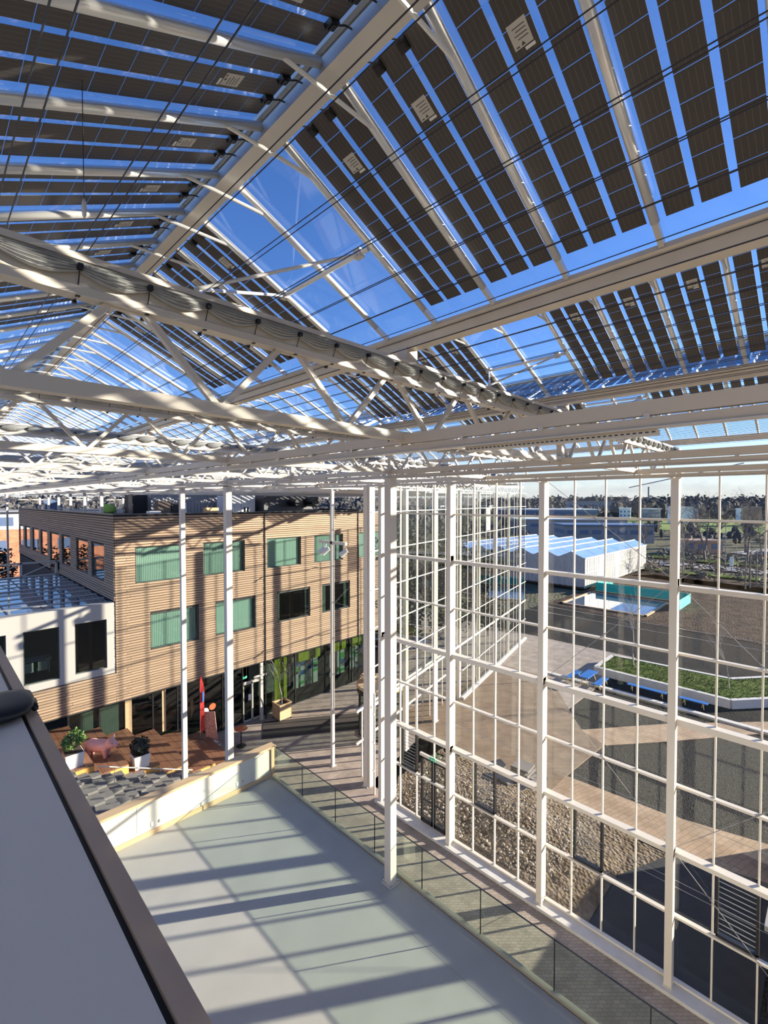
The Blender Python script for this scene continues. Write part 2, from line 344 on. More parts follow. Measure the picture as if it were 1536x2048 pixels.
def roof_span(k, ya, yb, near):
    names = {0:'nearest glass roof span over the terrace', 1:'second glass roof span counted from the camera', 2:'third glass roof span counted from the camera', 3:'outermost glass roof span above the glass facade'}
    r = struct(empty('roof_span', (gx(k)+1.98, 4, E+2.6)), names.get(k, 'distant glass roof span over the hall'))
    xr = gx(k)+1.98+RX
    rb = MB().box(xr-.075, xr+.075, ya, yb, E+2.555, E+2.645); rb.box(xr-.1, xr+.1, ya, yb, E+2.67, E+2.70)
    rb.build('ridge_beam', M['alu_dull'], r)
    n0 = math.ceil((ya-RY0)/RP); n1 = math.floor((yb-RY0)/RP)
    far = MB(); farp = MB(); farc = MB(); farv = MB()
    for n in range(n0, n1+1):
        y = RY0+n*RP
        for side in (1, -1):
            vis = near and -3.2 < y < 19.5 and (side > 0 or k == 0)
            p = slope_pt(k, side, 0, y, -.05)
            if vis:
                ra = ob('rafter', rm, None, r, p, srot(side)); ob('rafter_foot', rm2, None, ra, p, srot(side))
            else:
                q = slope_pt(k, side, SLEN, y, -.05); far.bar(p, q, .05, .06)
        a = slope_pt(k, -1, .27, y, -.06); b = slope_pt(k, 1, .27, y, -.06)
        if near and -1 < y < 14: MB().tube(a, b, .014, n=6).build('collar_tie', M['alu'], r)
        else: farc.bar(a, b, .025, .025)
        # glazing between this rafter and the next
        yc = y+RP/2
        if n < n1:
            for side in (1, -1):
                pv = (yc < YPV and 0 <= k < 3 and not (side > 0 and YC0 < yc < YC1)) or (k >= 4 and n % 9 < 7 and yc < 46)
                if pv and k < 3 and (side > 0 or k == 0) and yc > -1.0: solar_panel(k, side, n, yc); continue
                if pv:
                    for c in (-.197, 0, .197):
                        a0 = slope_pt(k, side, .04, yc+c-.078, -.01); a1 = slope_pt(k, side, SLEN-.16, yc+c-.078, -.01)
                        farv.quad(a0, a1, a1+Vector((0,.156,0)), a0+Vector((0,.156,0)))
                if near and -3.2 < y < 19.5 and (side > 0 or k == 0):
                    ob('glass_pane', pane_m, None, r, slope_pt(k, side, -.01, yc), srot(side))
                else:
                    p0 = slope_pt(k, side, 0, y); p1 = slope_pt(k, side, 0, y+RP); q0 = slope_pt(k, side, SLEN, y); q1 = slope_pt(k, side, SLEN, y+RP)
                    farp.quad(p0, q0, q1, p1)
    far.build('rafter_row', M['alu'], r, kind='stuff'); farp.build('glazing_row', M['roofglass'], r, kind='stuff')
    if farv.v: farv.build('solar_cell_row', M['cell'], r, kind='stuff')
    if farc.v: farc.build('collar_tie_row', M['alu'], r, kind='stuff')
    return r

# --- solar panels: each one a thing with glass, three cell strings, sticker and junction boxes
CELL = .1585
def cell_string_mesh():
    m = MB()
    for i in range(11): m.box(.075+i*CELL, .075+i*CELL+.1545, -.078, .078, -.005, -.003)
    me = m.mesh('cell_string'); me.materials.append(M['cell']); return me
def cell_material():
    nt = M['cell'].node_tree; b = nt.nodes['Principled BSDF']; N = nt.nodes.new; L = nt.links.new
    tc = N('ShaderNodeTexCoord'); sp = N('ShaderNodeSeparateXYZ'); L(tc.outputs['Object'], sp.inputs[0])
    dv = N('ShaderNodeMath'); dv.operation = 'MULTIPLY_ADD'; dv.inputs[1].default_value = 1/.0312; dv.inputs[2].default_value = 50.0; L(sp.outputs['Y'], dv.inputs[0])
    fr = N('ShaderNodeMath'); fr.operation = 'FRACT'; L(dv.outputs[0], fr.inputs[0])
    cm = N('ShaderNodeMath'); cm.operation = 'COMPARE'; cm.inputs[1].default_value = .5; cm.inputs[2].default_value = .03; L(fr.outputs[0], cm.inputs[0])
    fx = N('ShaderNodeMath'); fx.operation = 'MULTIPLY_ADD'; fx.inputs[1].default_value = 1/CELL; fx.inputs[2].default_value = -.075/CELL+.01; L(sp.outputs['X'], fx.inputs[0])
    f2 = N('ShaderNodeMath'); f2.operation = 'FRACT'; L(fx.outputs[0], f2.inputs[0])
    c2 = N('ShaderNodeMath'); c2.operation = 'COMPARE'; c2.inputs[1].default_value = .5; c2.inputs[2].default_value = .40; L(f2.outputs[0], c2.inputs[0])
    ml = N('ShaderNodeMath'); ml.operation = 'MULTIPLY'; L(cm.outputs[0], ml.inputs[0]); L(c2.outputs[0], ml.inputs[1])
    mx = N('ShaderNodeMixRGB'); mx.inputs['Color1'].default_value = (.085,.073,.068,1); mx.inputs['Color2'].default_value = (.18,.16,.145,1); L(ml.outputs[0], mx.inputs['Fac']); L(mx.outputs[0], b.inputs['Base Color'])
cell_material()
PAN = {}
def panel_meshes():
    PAN['glass'] = pane_m
    PAN['string'] = cell_string_mesh()
    m = boxm(.375, .495, -.052, .052, -.0075, -.0055).mesh('rating_sticker'); m.materials.append(M['sticker']); PAN['sticker'] = m
    m = MB()
    for i in range(4): m.box(.40+i*.018, .404+i*.018, -.04, .03-.012*(i % 2), -.0085, -.0076)
    m.add([(.488,-.012,-.0085),(.488,.012,-.0085),(.470,0,-.0085)], [(0,1,2)])
    m.box(.482,.488,.022,.040,-.0085,-.0076)
    me = m.mesh('sticker_print'); me.materials.append(M['ink']); PAN['print'] = me
    m = boxm(.502, .518, -.055, .0, -.0075, -.0055).mesh('serial_sticker'); m.materials.append(M['pot']); PAN['serial'] = m
    m = MB().box(.085,.15,-.03,.03,-.028,-.003); m.box(.10,.135,-.022,.022,-.034,-.028)
    me = m.mesh('junction_box'); me.materials.append(M['black']); PAN['jbox'] = me
    m = MB(); pts = [(.09,0,-.016),(.05,.035,-.03),(-.01,.05,-.055),(-.07,.03,-.065)]
    for a, b in zip(pts, pts[1:]): m.tube(a, b, .005, n=6)
    me = m.mesh('cable', True); me.materials.append(M['black']); PAN['cable'] = me
panel_meshes()
SOLAR = []
def solar_panel(k, side, n, yc):
    p = empty('solar_panel', slope_pt(k, side, -.01, yc), srot(side)); p['category'] = 'solar panel'; p['group'] = 'solar panels in the glass roof'
    SOLAR.append((p, k, side, n))
    ob('glass_sheet', PAN['glass'], None, p, local=True)
    for c in (-.197, 0, .197):
        ob('cell_string', PAN['string'], None, p, (0, c, 0), local=True)
    s = ob('rating_sticker', PAN['sticker'], None, p, local=True); ob('sticker_print', PAN['print'], None, s, local=True)
    ob('serial_sticker', PAN['serial'], None, p, local=True)
    for c in (-.0985, .0985):
        j = ob('junction_box', PAN['jbox'], None, p, (0, c, 0), local=True)
        q = ob('cable', PAN['cable'], None, j, local=True)
roofs = [roof_span(k, Y0 if k < 4 else 0, Y1, True) for k in range(0, 4)]
roof_span(-1, Y0, Y1, False)
EXT = lambda k: 16.8+.234*(gx(k)+2-15.6)
for k in range(4, 11): roof_span(k, EXT(k), Y1, False)
# labels of the panels, counted from the clear vent panes
for p, k, side, n in SOLAR:
    sp = {0:'nearest roof span', 1:'second roof span', 2:'third roof span'}[k]
    if side < 0: p['label'] = f'solar panel on the left slope of the {sp}, {ordinal(9-n)} from its far end'
    elif n < 3: p['label'] = f'solar panel on the {sp}, {ordinal(2-n)} to the right of the clear vent panes'
    else: p['label'] = f'solar panel on the {sp}, {ordinal(n-5)} to the left of the clear vent panes'

# gutters: profile along Y at each gutter line
def gutter(k, ya, yb):
    x = gx(k)+RX
    prof = [(-.12,1.79),(-.12,1.755),(-.095,1.735),(-.075,1.64),(.075,1.64),(.095,1.735),(.12,1.755),(.12,1.79),(.095,1.79),(.06,1.68),(-.06,1.68),(-.095,1.79)]
    m = MB(); n = len(prof)
    m.add([(x+a, ya, E+z) for a, z in prof]+[(x+a, yb, E+z) for a, z in prof], [(i,(i+1)%n,n+(i+1)%n,n+i) for i in range(n)])
    nm = {0:'roof gutter beam directly above the camera-side ledge',1:'large grey gutter beam between nearest and second roof span',2:'grey gutter beam between second and third roof span',3:'grey gutter beam between third and outermost roof span',4:'eaves gutter beam above the glass facade',-1:'roof gutter beam left of the camera'}
    g = thing('roof_gutter', nm.get(k, f'distant roof gutter beam over the hall extension, {ordinal(max(0, k-5))} beyond the facade line'), 'gutter', (x, 4, E+1.53), group='roof gutter beams')
    m.build('gutter_channel', M['gutter'], g)
    if 0 < k < 4:
        j = MB()
        for i in range(-2, 6):
            y = TY(i)+.0; boxm(x-.085, x+.085, y-.07, y+.07, E+1.51, E+1.66).build('saddle', M['gutter'], g)
    if 0 < k < 4:
        MB().tube((x-.10, ya, E+1.725), (x-.10, yb, E+1.725), .0035, n=5).build('gutter_cable', M['wire'], g)
for k in range(-1, 5): gutter(k, Y0, Y1)
for k in range(5, 12): gutter(k, EXT(k), Y1)

# vent push rods at the clear panes
def vent_rods(k, nm):
    xr = gx(k)+1.98+RX; t = thing('vent_push_rod', nm, 'vent rod', (xr, TY(1), E+1.55), group='vent push rods under the clear panes')
    xm = xr+.94; zm = ZRG-.85*TAN-.10
    MB().tube((xm, YC0, zm), (xm, YC1, zm), .022, n=8).build('cross_tube', M['alu'], t)
    for y in (YC0+.12, YC1-.05):
        MB().tube((xr-.36, TY(1)-.02, E+1.55), (xm, y, zm), .014, n=8).build('push_arm', M['alu'], t)
        boxm(xm-.03, xm+.03, y-.04, y+.04, zm-.035, zm+.035).build('rod_clamp', M['alu_dull'], t)
vent_rods(0, 'folding push rods under the large blue clear panes of the nearest roof')
vent_rods(1, 'folding push rods under the clear panes of the second roof span')
vent_rods(2, 'folding push rods under the clear panes of the third roof span')

# ================================================================== trusses
def swag(m, xa, xb, y, zt):
    """one gathered swag of screen cloth between two clips"""
    nx, nz = 9, 13; g = []
    for i in range(nx):
        s = i/(nx-1); b = math.sin(math.pi*s); x = xa+(xb-xa)*s
        for j in range(nz):
            t = j/(nz-1)
            z = zt-.028-t*(.062+.055*b)+.0
            yy = y-.030-.030*b*math.sin(math.pi*t)-(.012 if j % 2 else 0)*(.5+b)
            g.append((x, yy, z))
    m.add(g, [(i*nz+j, i*nz+j+1, (i+1)*nz+j+1, (i+1)*nz+j) for i in range(nx-1) for j in range(nz-1)])
def truss(i):
    y = TY(i); xa, xb = gx(-1), XW-.1
    if i >= 5: xb = min(44.5, 15.6+(y-16.9)/.234) if i < 6 else 44.
    if i <= 3: where = {-2:'steel roof truss behind the camera',-1:'steel roof truss next behind the camera',0:'steel roof truss just right of the camera',1:'nearest white lattice truss with gathered grey screen cloth',2:'second white lattice truss counted from the camera',3:'third white lattice truss counted from the camera'}[i]
    else: where = f'{ordinal(i-1)} white lattice truss counted from the camera'
    t = thing('roof_truss', where, 'truss', (gx(2), y, E+.65), group='white lattice roof trusses')
    MB().box(xa, xb, y-.05, y+.05, E+1.325, E+1.47).box(xa, xb, y-.085, y+.06, E+1.47, E+1.51).build('upper_chord', M['white'], t)
    boxm(xa, xb, y-.05, y+.05, E+.65, E+.745).build('lower_chord', M['white'], t)
    web = MB(); n = int((xb-xa)/1.27)
    near = 1 <= i <= 3
    for q in range(n):
        xu = 1.0+1.27*(q-3)
        if xu < xa+.1 or xu > xb-.75: continue
        for d0, d1 in ((-.05, -.62), (.05, .62)):
            a = (xu+d0, y, E+1.34); b = (xu+d1, y, E+.72)
            if near: MB().bar(a, b, .045, .05, up=(0,1,0)).build('diagonal', M['white'], t)
            else: web.bar(a, b, .045, .05, up=(0,1,0))
        if near: boxm(xu-.10, xu+.10, y-.012, y+.012, E+1.26, E+1.335).build('gusset', M['white'], t)
        else: web.box(xu-.10, xu+.10, y-.012, y+.012, E+1.26, E+1.335)
    if web.v: web.build('web', M['white'], t, kind='stuff')
    for k in (0, 2): boxm(gx(k)-.05, gx(k)+.05, y-.045, y+.045, E+.745, E+1.325).build('post', M['white'], t)
    # gathered shading screen hung along the truss
    if i >= 1:
        c = thing('shade_screen', f'grey gathered shading cloth hung along the {ordinal(i-1)} truss', 'shade screen', (gx(2), y, E+1.3), group='gathered shading screens')
        cl = MB(); bot = MB(); x = .71-.4*3; lim = min(xb, 15.4)
        while x < lim-.4:
            if i <= 4: swag(cl, x, x+.4, y-.05, E+1.49)
            x += .4
        if i <= 4: cl.build('gathered_cloth', M['cloth'], c, smooth=False)
        else: boxm(xa, lim, y-.11, y-.05, E+1.36, E+1.46).build('gathered_cloth', M['cloth'], c)
        boxm(xa, lim, y-.062, y+.05, E+1.268, E+1.322).build('screen_hem', M['white'], c)
        x = .71-.4*3; cm = MB()
        while x < lim and i <= 4:
            if i <= 2:
                MB().box(x-.014, x+.014, y-.125, y-.06, E+1.405, E+1.435).tube((x, y-.10, E+1.42), (x, y-.03, E+1.285), .0035, n=4).tube((x, y-.03, E+1.285), (x, y+.06, E+1.255), .0035, n=4).box(x-.012, x+.012, y-.045, y-.02, E+1.262, E+1.292).box(x-.012, x+.012, y+.045, y+.07, E+1.248, E+1.266).build('clip', M['black'], c)
            else: cm.box(x-.012, x+.012, y-.12, y-.06, E+1.40, E+1.43)
            x += .4
        if cm.v: cm.build('clip_row', M['black'], c, kind='stuff')
for i in range(-2, 15): truss(i)

# long beams under the trusses, along Y
def long_beam(x, ya, yb, nm, z0=.53, full=True):
    b = thing('long_beam', nm, 'beam', (x, 4, E+z0), group='long beams along the hall')
    boxm(x-.035, x+.035, ya, yb, E+.615, E+.722).build('upper_rail', M['white'], b)
    boxm(x-.030, x+.030, ya, yb, E+.53, E+.60).build('lower_rail', M['white'], b)
    boxm(x-.045, x+.045, ya, yb, E+.518, E+.53).build('bottom_strip', M['alu_dull'], b)
    i = -1
    while TY(i) < min(yb, 16):
        for q in range(5):
            y = TY(i)+.8*q
            if y < yb: boxm(x-.042, x+.042, y-.02, y+.02, E+.585, E+.63).build('hanger', M['alu_dull'], b)
        for dy in (-.05, .05):
            MB().tube((x-.04, TY(i)+.14+dy*.6, E+.67), (x-.034, TY(i)+.14+dy*.6, E+.67), .013, n=8).build('bolt', M['black'], b)
        i += 1
for k, nm in ((1,'nearest long white beam crossing the picture'),(2,'second long white beam, carried by the terrace column'),(3,'third long white beam in front of the facade')):
    long_beam(gx(k), Y0, Y1, nm)
for k in range(4, 11): 
    b = boxm(gx(k)-.035, gx(k)+.035, TY(5) if k < 7 else TY(6), Y1, E+.53, E+.72).build('long_beam', M['white']); tag(b, f'distant long white beam over the hall extension, {ordinal(k-4)} beyond the facade line', 'beam', 'long beams over the extension')

tp_ = thing('cable_tray', 'perforated cable tray under the nearest long beam', 'cable tray', (gx(1), 2, E+.5))
boxm(gx(1)+.02, gx(1)+.10, .95, 2.6, E+.478, E+.517).build('tray_body', M['alu_dull'], tp_)
hm = MB()
for i in range(39): hm.box(gx(1)+.0185, gx(1)+.0195, .96+.042*i, .96+.042*i+.024, E+.494, E+.503)
hm.build('tray_holes', M['black'], tp_, kind='stuff')
for i, (x, y, z, nm) in enumerate(((.245, 1.62, E+1.62, 'small pale oval sensor hanging top left under the solar panels'), (.62, 2.78, E+1.50, 'small pale oval sensor hanging above the nearest truss'))):
    t = thing('hanging_sensor', nm, 'sensor', (x, y, z)); zt = E+2.66-(1.73-.09-x)*TAN
    MB().lathe([(.003,-.05),(.010,-.035),(.013,0),(.009,.035),(.003,.05)], (x, y, z), 10).build('sensor_body', M['alu_dull'], t, True)
    MB().tube((x, y, z+.05), (x, y, zt), .002, n=4).build('cord', M['black'], t)
# screen wires along Y
def wires():
    w = struct(empty('trim_wires', (gx(2), 4, E+1.55)), 'thin dark screen wires stretched along the roof')
    x = .31
    while x < XW-.3:
        for dx, dz in ((0,0),(.07,.035)):
            MB().tube((x+dx, Y0, E+1.545+dz), (x+dx, 20, E+1.545+dz), .0035, n=4, cap=False).build('screen_wire', M['wire'], w)
        x += .4
wires()

# ================================================================== columns
def column(x, y, z0, z1, nm, wx=.16, wy=.16, plate=True):
    c = thing('steel_column', nm, 'column', (x, y, z0), group='white steel columns')
    boxm(x-wx/2, x+wx/2, y-wy/2, y+wy/2, z0, z1).build('shaft', M['white'], c)
    if plate:
        boxm(x-.15, x+.15, y-.15, y+.15, z0, z0+.025).build('base_plate', M['white'], c)
        for a in (-.12, .12):
            for b in (-.12, .12): MB().tube((x+a, y+b, z0+.025), (x+a, y+b, z0+.07), .014, n=6).build('anchor_bolt', M['chrome'], c)
        boxm(x-.11, x+.11, y-.11, y+.11, z1-.02, z1).build('head_plate', M['white'], c)
column(gx(2), TY(2)+.0, T, E+.53, 'tall white column standing on the terrace edge', .2, .2)
column(gx(2), TY(4), 0, E+.53, 'thicker white column behind the white parapet', .22, .22)
column(gx(2), TY(5), 0, E+.53, 'slim white column behind the parapet beside the timber steps', .18, .18)
column(XW, TY(5), 0, E+.53, 'slim white column on the paved floor carrying spotlights', .16, .16)
for k in (8, 9, 10, 11, 12, 13): column(gx(2), TY(k), 13.45, E+.53, f'far white roof column, {ordinal(k-8)} along the timber roof', .16, .16, False)
for k in (10, 11, 13, 14): column(XW, TY(k), 13.45, E+.53, f'distant white roof column, {ordinal([10,11,13,14].index(k))} behind the rooftop plant', .16, .16, False)
def spot_bracket():
    t = thing('spotlight_bracket', 'white crossarm with spotlights on the slim floor column', 'spotlight', (XW, TY(5), 12.1))
    boxm(XW-.08, XW+.08, TY(5)-1.15, TY(5)+1.1, 12.05, 12.2).build('crossarm', M['white'], t)
    for y in (TY(5)-.95, TY(5)+.55, TY(5)+.85):
        MB().tube((XW, y, 12.05), (XW-.02, y, 11.75), .03, n=8).build('stem', M['lampgrey'], t)
        MB().tube((XW+.10, y-.15, 11.78), (XW-.16, y+.1, 11.5), .12, .16, n=12).build('lamp_head', M['lampgrey'], t)
spot_bracket()

# ================================================================== glass facade (x = XW)
ROWS = [.15, 2.10, 4.05, 6.0, 7.95, 9.9, 11.85, 13.8, 15.12]
fac = struct(empty('wall_facade', (XW, 7.4, 0)), 'tall glass facade with white mullions and transoms')
pm = {}
def fpane(y0, z0, z1, parent, name='glass_pane', mt='glass'):
    key = (round(z1-z0, 3), mt)
    if key not in pm:
        me = boxm(-.004, .004, .0, .973, 0, z1-z0).mesh('facade_pane'); me.materials.append(M[mt]); pm[key] = me
    return ob(name, pm[key], None, parent, (XW+.02, y0, z0))
for b in range(-2, 4):
    yb = TY(b)
    for q in range(4):
        y0 = yb+1.0*q
        if q: boxm(XW-.045, XW+.045, y0-.021, y0+.021, .11, 15.2).build('mullion', M['white'], fac)
        else: boxm(XW-.09, XW+.06, y0-.06, y0+.06, .11, 15.2).build('mullion', M['white'], fac)
        for r in range(8):
            if b == 3 and q in (1,) and r in (0,): pass
            if b == -2 and r < 4: pass
            if y0 > 11 and b == 3 and r == 0 and q == 0: continue        # door leaf bay
            fpane(y0+.014, ROWS[r], ROWS[r+1], fac)
for z in ROWS:
    for b in range(-2, 4):
        if b == 3 and z < .5: 
            boxm(XW-.055, XW+.035, TY(b)+1.75, TY(b+1), z-.04, z+.04).build('transom', M['white'], fac); continue
        hv = z in (4.05, 7.95, 11.85); t = .09 if z == 7.95 else .065 if hv else .034
        boxm(XW-(.24 if hv else .11), XW+.03, TY(b), TY(b+1), z-t, z+t).build('transom', M['white'], fac)
        if .5 < z < 15: boxm(XW+.03, XW+.05, TY(b), TY(b+1), z-.02, z+.02).build('glazing_clip', M['alu'], fac)
for z0, z1, xo in ((.93,1.02,-.10),(.74,.80,-.16)):
    boxm(XW+xo-.04, XW+xo+.04, Y0, TY(4)+.6, E+z0-.05, E+z1-.05).build('head_rail', M['white'], fac)
# facade columns
for k in range(-1, 5):
    y = TY(k); nm = {-1:'facade column out on the far right behind the frame edge',0:'facade column nearest to the right edge',1:'third facade column, largest white one on the right',2:'second facade column from the hall corner',3:'facade column beside the black framed door',4:'corner column of the glass facade'}[k]
    c = thing('facade_column', nm, 'column', (XW-.22, y, 0), group='white columns of the glass facade')
    boxm(XW-.37, XW-.13, y-.10, y+.10, .11, 15.2).build('shaft', M['white'], c)
    MB().add([(XW-.45,y-.16,15.2),(XW-.05,y-.16,15.2),(XW-.05,y+.16,15.2),(XW-.45,y+.16,15.2),(XW-.38,y-.11,14.98),(XW-.08,y-.11,14.98),(XW-.08,y+.11,14.98),(XW-.38,y+.11,14.98)],
             [(0,1,2,3),(7,6,5,4),(0,4,5,1),(1,5,6,2),(2,6,7,3),(3,7,4,0)]).build('capital', M['white'], c)
    boxm(XW-.42, XW-.02, y-.13, y+.13, .085, .125).build('base_plate', M['white'], c)
    if k % 2 == 0: zs = [8.05]
    else: zs = [4.1, 12.0]
    for z in zs:
        boxm(XW-.345, XW-.07, y-.10, y+.10, z-.11, z+.11).build('brace_plate', M['white'], c)
# wind bracing rods between columns
for b in (0, 1):
    ya, yb2 = TY(b), TY(b+1)
    ev = [0.1, 8.05, 16.0] if b % 2 == 0 else [4.1, 12.0]
    lines = []
    hi = lambda k: [0.15, 8.05, 15.1] if k % 2 == 0 else [4.1, 12.0]
    pairs = [(0.15,4.1),(8.05,4.1),(8.05,12.0),(15.1,12.0)]
    for ze, zo in pairs:
        pe = (XW-.12, ya if b % 2 == 0 else yb2, ze); po = (XW-.12, yb2 if b % 2 == 0 else ya, zo)
        lines.append((pe, po))
    br = thing('wind_brace', 'diagonal steel rods in the bay %s' % ('left of the largest facade column' if b == 1 else 'right of the largest facade column'), 'brace', (XW-.12, ya, 0), group='wind brace rods')
    for a, q in lines:
        MB().tube(a, q, .009, n=6).build('rod', M['fargrey'], br)
        mid = Vector(a).lerp(Vector(q), .5); d = (Vector(q)-Vector(a)).normalized()
        MB().tube(mid-d*.12, mid+d*.12, .018, n=8).build('turnbuckle', M['fargrey'], br)
wr = thing('safety_wire', 'thin horizontal safety wires across the glass facade', 'wire', (XW-.1, 7.4, 10.4))
for z in (3.0, 3.2, 10.44, 10.65, 5.1): MB().tube((XW-.1, TY(0), z), (XW-.1, TY(3), z), .006, n=4).build('wire_strand', M['steelwire'], wr)

# louvre vents (black framed) in the facade, one per bay
for b in (0, 1, 2, 3):
    ya = TY(b)+1.97; yb2 = ya+.95
    if b == 3: ya, yb2 = TY(3)+1.97, TY(3)+2.9
    nm = ['rightmost black framed louvre window in the facade','black framed louvre window left of the largest facade column','black framed louvre window in the middle facade bay','black framed window beside the facade door'][b]
    v = thing('louvre_window', nm, 'window', (XW, ya, 2.3), group='black framed louvre windows')
    for (a, c2, d, e) in ((ya, ya+.07, 2.2, 4.02),(yb2-.05, yb2, 2.2, 4.02),(ya, yb2, 2.16, 2.24),(ya, yb2, 3.98, 4.04)):
        boxm(XW-.06, XW+.08, a, c2, d, e).build('frame_bar', M['blackframe'], v)
    for q in range(11):
        z = 2.34+.15*q
        MB().bar((XW+.05, ya+.07, z), (XW+.05, yb2-.05, z), .005, .022, up=(.5,0,1)).build('louvre_blade', M['greymetal'], v)
# door
d = struct(empty('door_1', (XW, 12.4, .1)), 'black framed double glass door in the facade')
for (ya, yb2) in ((11.72, 12.40), (12.44, 13.12)):
    lf = boxm(XW-.05, XW+.03, ya, ya+.085, .12, 3.05).build('stile', M['blackframe'], d)
    boxm(XW-.05, XW+.03, yb2-.085, yb2, .12, 3.05).build('stile', M['blackframe'], d)
    boxm(XW-.05, XW+.03, ya, yb2, .12, .30).build('bottom_rail', M['blackframe'], d)
    boxm(XW-.05, XW+.03, ya, yb2, 2.95, 3.05).build('top_rail', M['blackframe'], d)
    boxm(XW-.045, XW+.025, ya, yb2, 1.10, 1.14).build('middle_rail', M['blackframe'], d)
    boxm(XW-.015, XW-.007, ya+.085, yb2-.085, .30, 2.95).build('glass_pane', M['glass'], d)
boxm(XW-.07, XW+.04, 11.66, 13.18, 3.05, 3.17).build('door_head', M['white'], d)
MB().tube((XW-.10, 12.36, .95), (XW-.10, 12.36, 1.35), .014, n=6).build('door_handle', M['chrome'], d)
fpane(TY(3)+.014, 3.17, 4.05, fac)
ex = thing('exit_sign', 'small green exit sign over the facade door', 'exit sign', (XW-.12, 12.3, 3.17))
boxm(XW-.20, XW-.17, 12.22, 12.50, 3.12, 3.27).build('sign_plate', M['exit'], ex)
MB().box(XW-.204, XW-.20, 12.25, 12.33, 3.17, 3.22).box(XW-.204, XW-.20, 12.38, 12.42, 3.15, 3.24).build('pictogram', M['pot'], ex)

# ================================================================== oblique glass wall beyond the corner
OD = Vector((math.cos(math.radians(13.2)), math.sin(math.radians(13.2)), 0)); ON = Vector((-OD.y, OD.x, 0)); O0 = Vector((15.75, 16.55, 0)); OL = 29.4
ow = struct(empty('wall_oblique', tuple(O0)), 'oblique glass wall of the hall extension seen through the facade')
def oP(s, n, z): return O0+OD*s+ON*n+Vector((0,0,z))
gl = MB(); mu = MB()
for r in range(8):
    for i in range(29):
        if i < 12 and r < 2: continue
        a, b = i*1.0, i*1.0+1.0
        if (i, r) == (17, 6): continue
        gl.quad(oP(a+.02,0,ROWS[r]), oP(b-.02,0,ROWS[r]), oP(b-.02,0,ROWS[r+1]), oP(a+.02,0,ROWS[r+1]))
gl.build('glazing_row', M['oblglass'], ow, kind='stuff')
for i in range(30):
    zb = ROWS[2] if i < 12 else .1
    if i % 4: MB().bar(oP(i,0,zb), oP(i,0,15.2), .03, .05, up=tuple(OD)).build('mullion', M['white'], ow)
for z in ROWS:
    sa = 12 if z < 4 else 0
    MB().bar(oP(sa,0,z), oP(OL,0,z), .06, .05 if z > 4.1 or z < 4 else .14).build('transom', M['white'], ow)
for q in range(14):
    MB().bar(oP(17.05,-.03,12.0+.13*q), oP(17.95,-.03,12.0+.13*q), .02, .10).build('louvre_blade', M['white'], ow)
for i in range(0, 30, 4):
    nm = f'extension column, {ordinal(i//4)} along the oblique glass wall'
    c = thing('extension_column', nm, 'column', tuple(oP(i,.25,0)), group='columns of the oblique glass wall')
    MB().bar(oP(i,.25,0), oP(i,.25,15.2), .22, .30, up=tuple(OD)).build('shaft', M['white'], c)
    MB().bar(oP(i,.25,0), oP(i,.25,.03), .34, .40, up=tuple(OD)).build('base_plate', M['white'], c)
MB().bar(oP(12,0,.05), oP(OL,0,.05), .3, .2).build('kerb_strip', M['kerb'], ow)
# entrance canopy frame under the open bays
MB().bar(oP(0,.9,3.6), oP(12,.9,3.6), .12, .16).build('entrance_beam', M['white'], ow)
MB().bar(oP(0,.9,1.9), oP(12,.9,1.9), .08, .10).build('entrance_beam', M['white'], ow)
for i in range(0, 12): MB().bar(oP(i+.5,.9,.0), oP(i+.5,.9,3.6), .06, .06, up=tuple(OD)).build('entrance_mullion', M['white'], ow)
# far end wall of the hall
we = struct(empty('wall_far', (10, Y1, 0)), 'far glazed end wall of the hall')
for i in range(0, 14):
    x = -4.3+3.5*i; boxm(x-.08, x+.08, Y1-.1, Y1+.1, 0, E+1.3).build('mullion', M['white'], we)
for z in (13.2, 14.5): boxm(-4.4, 45, Y1-.05, Y1+.05, z-.05, z+.05).build('transom', M['white'], we)

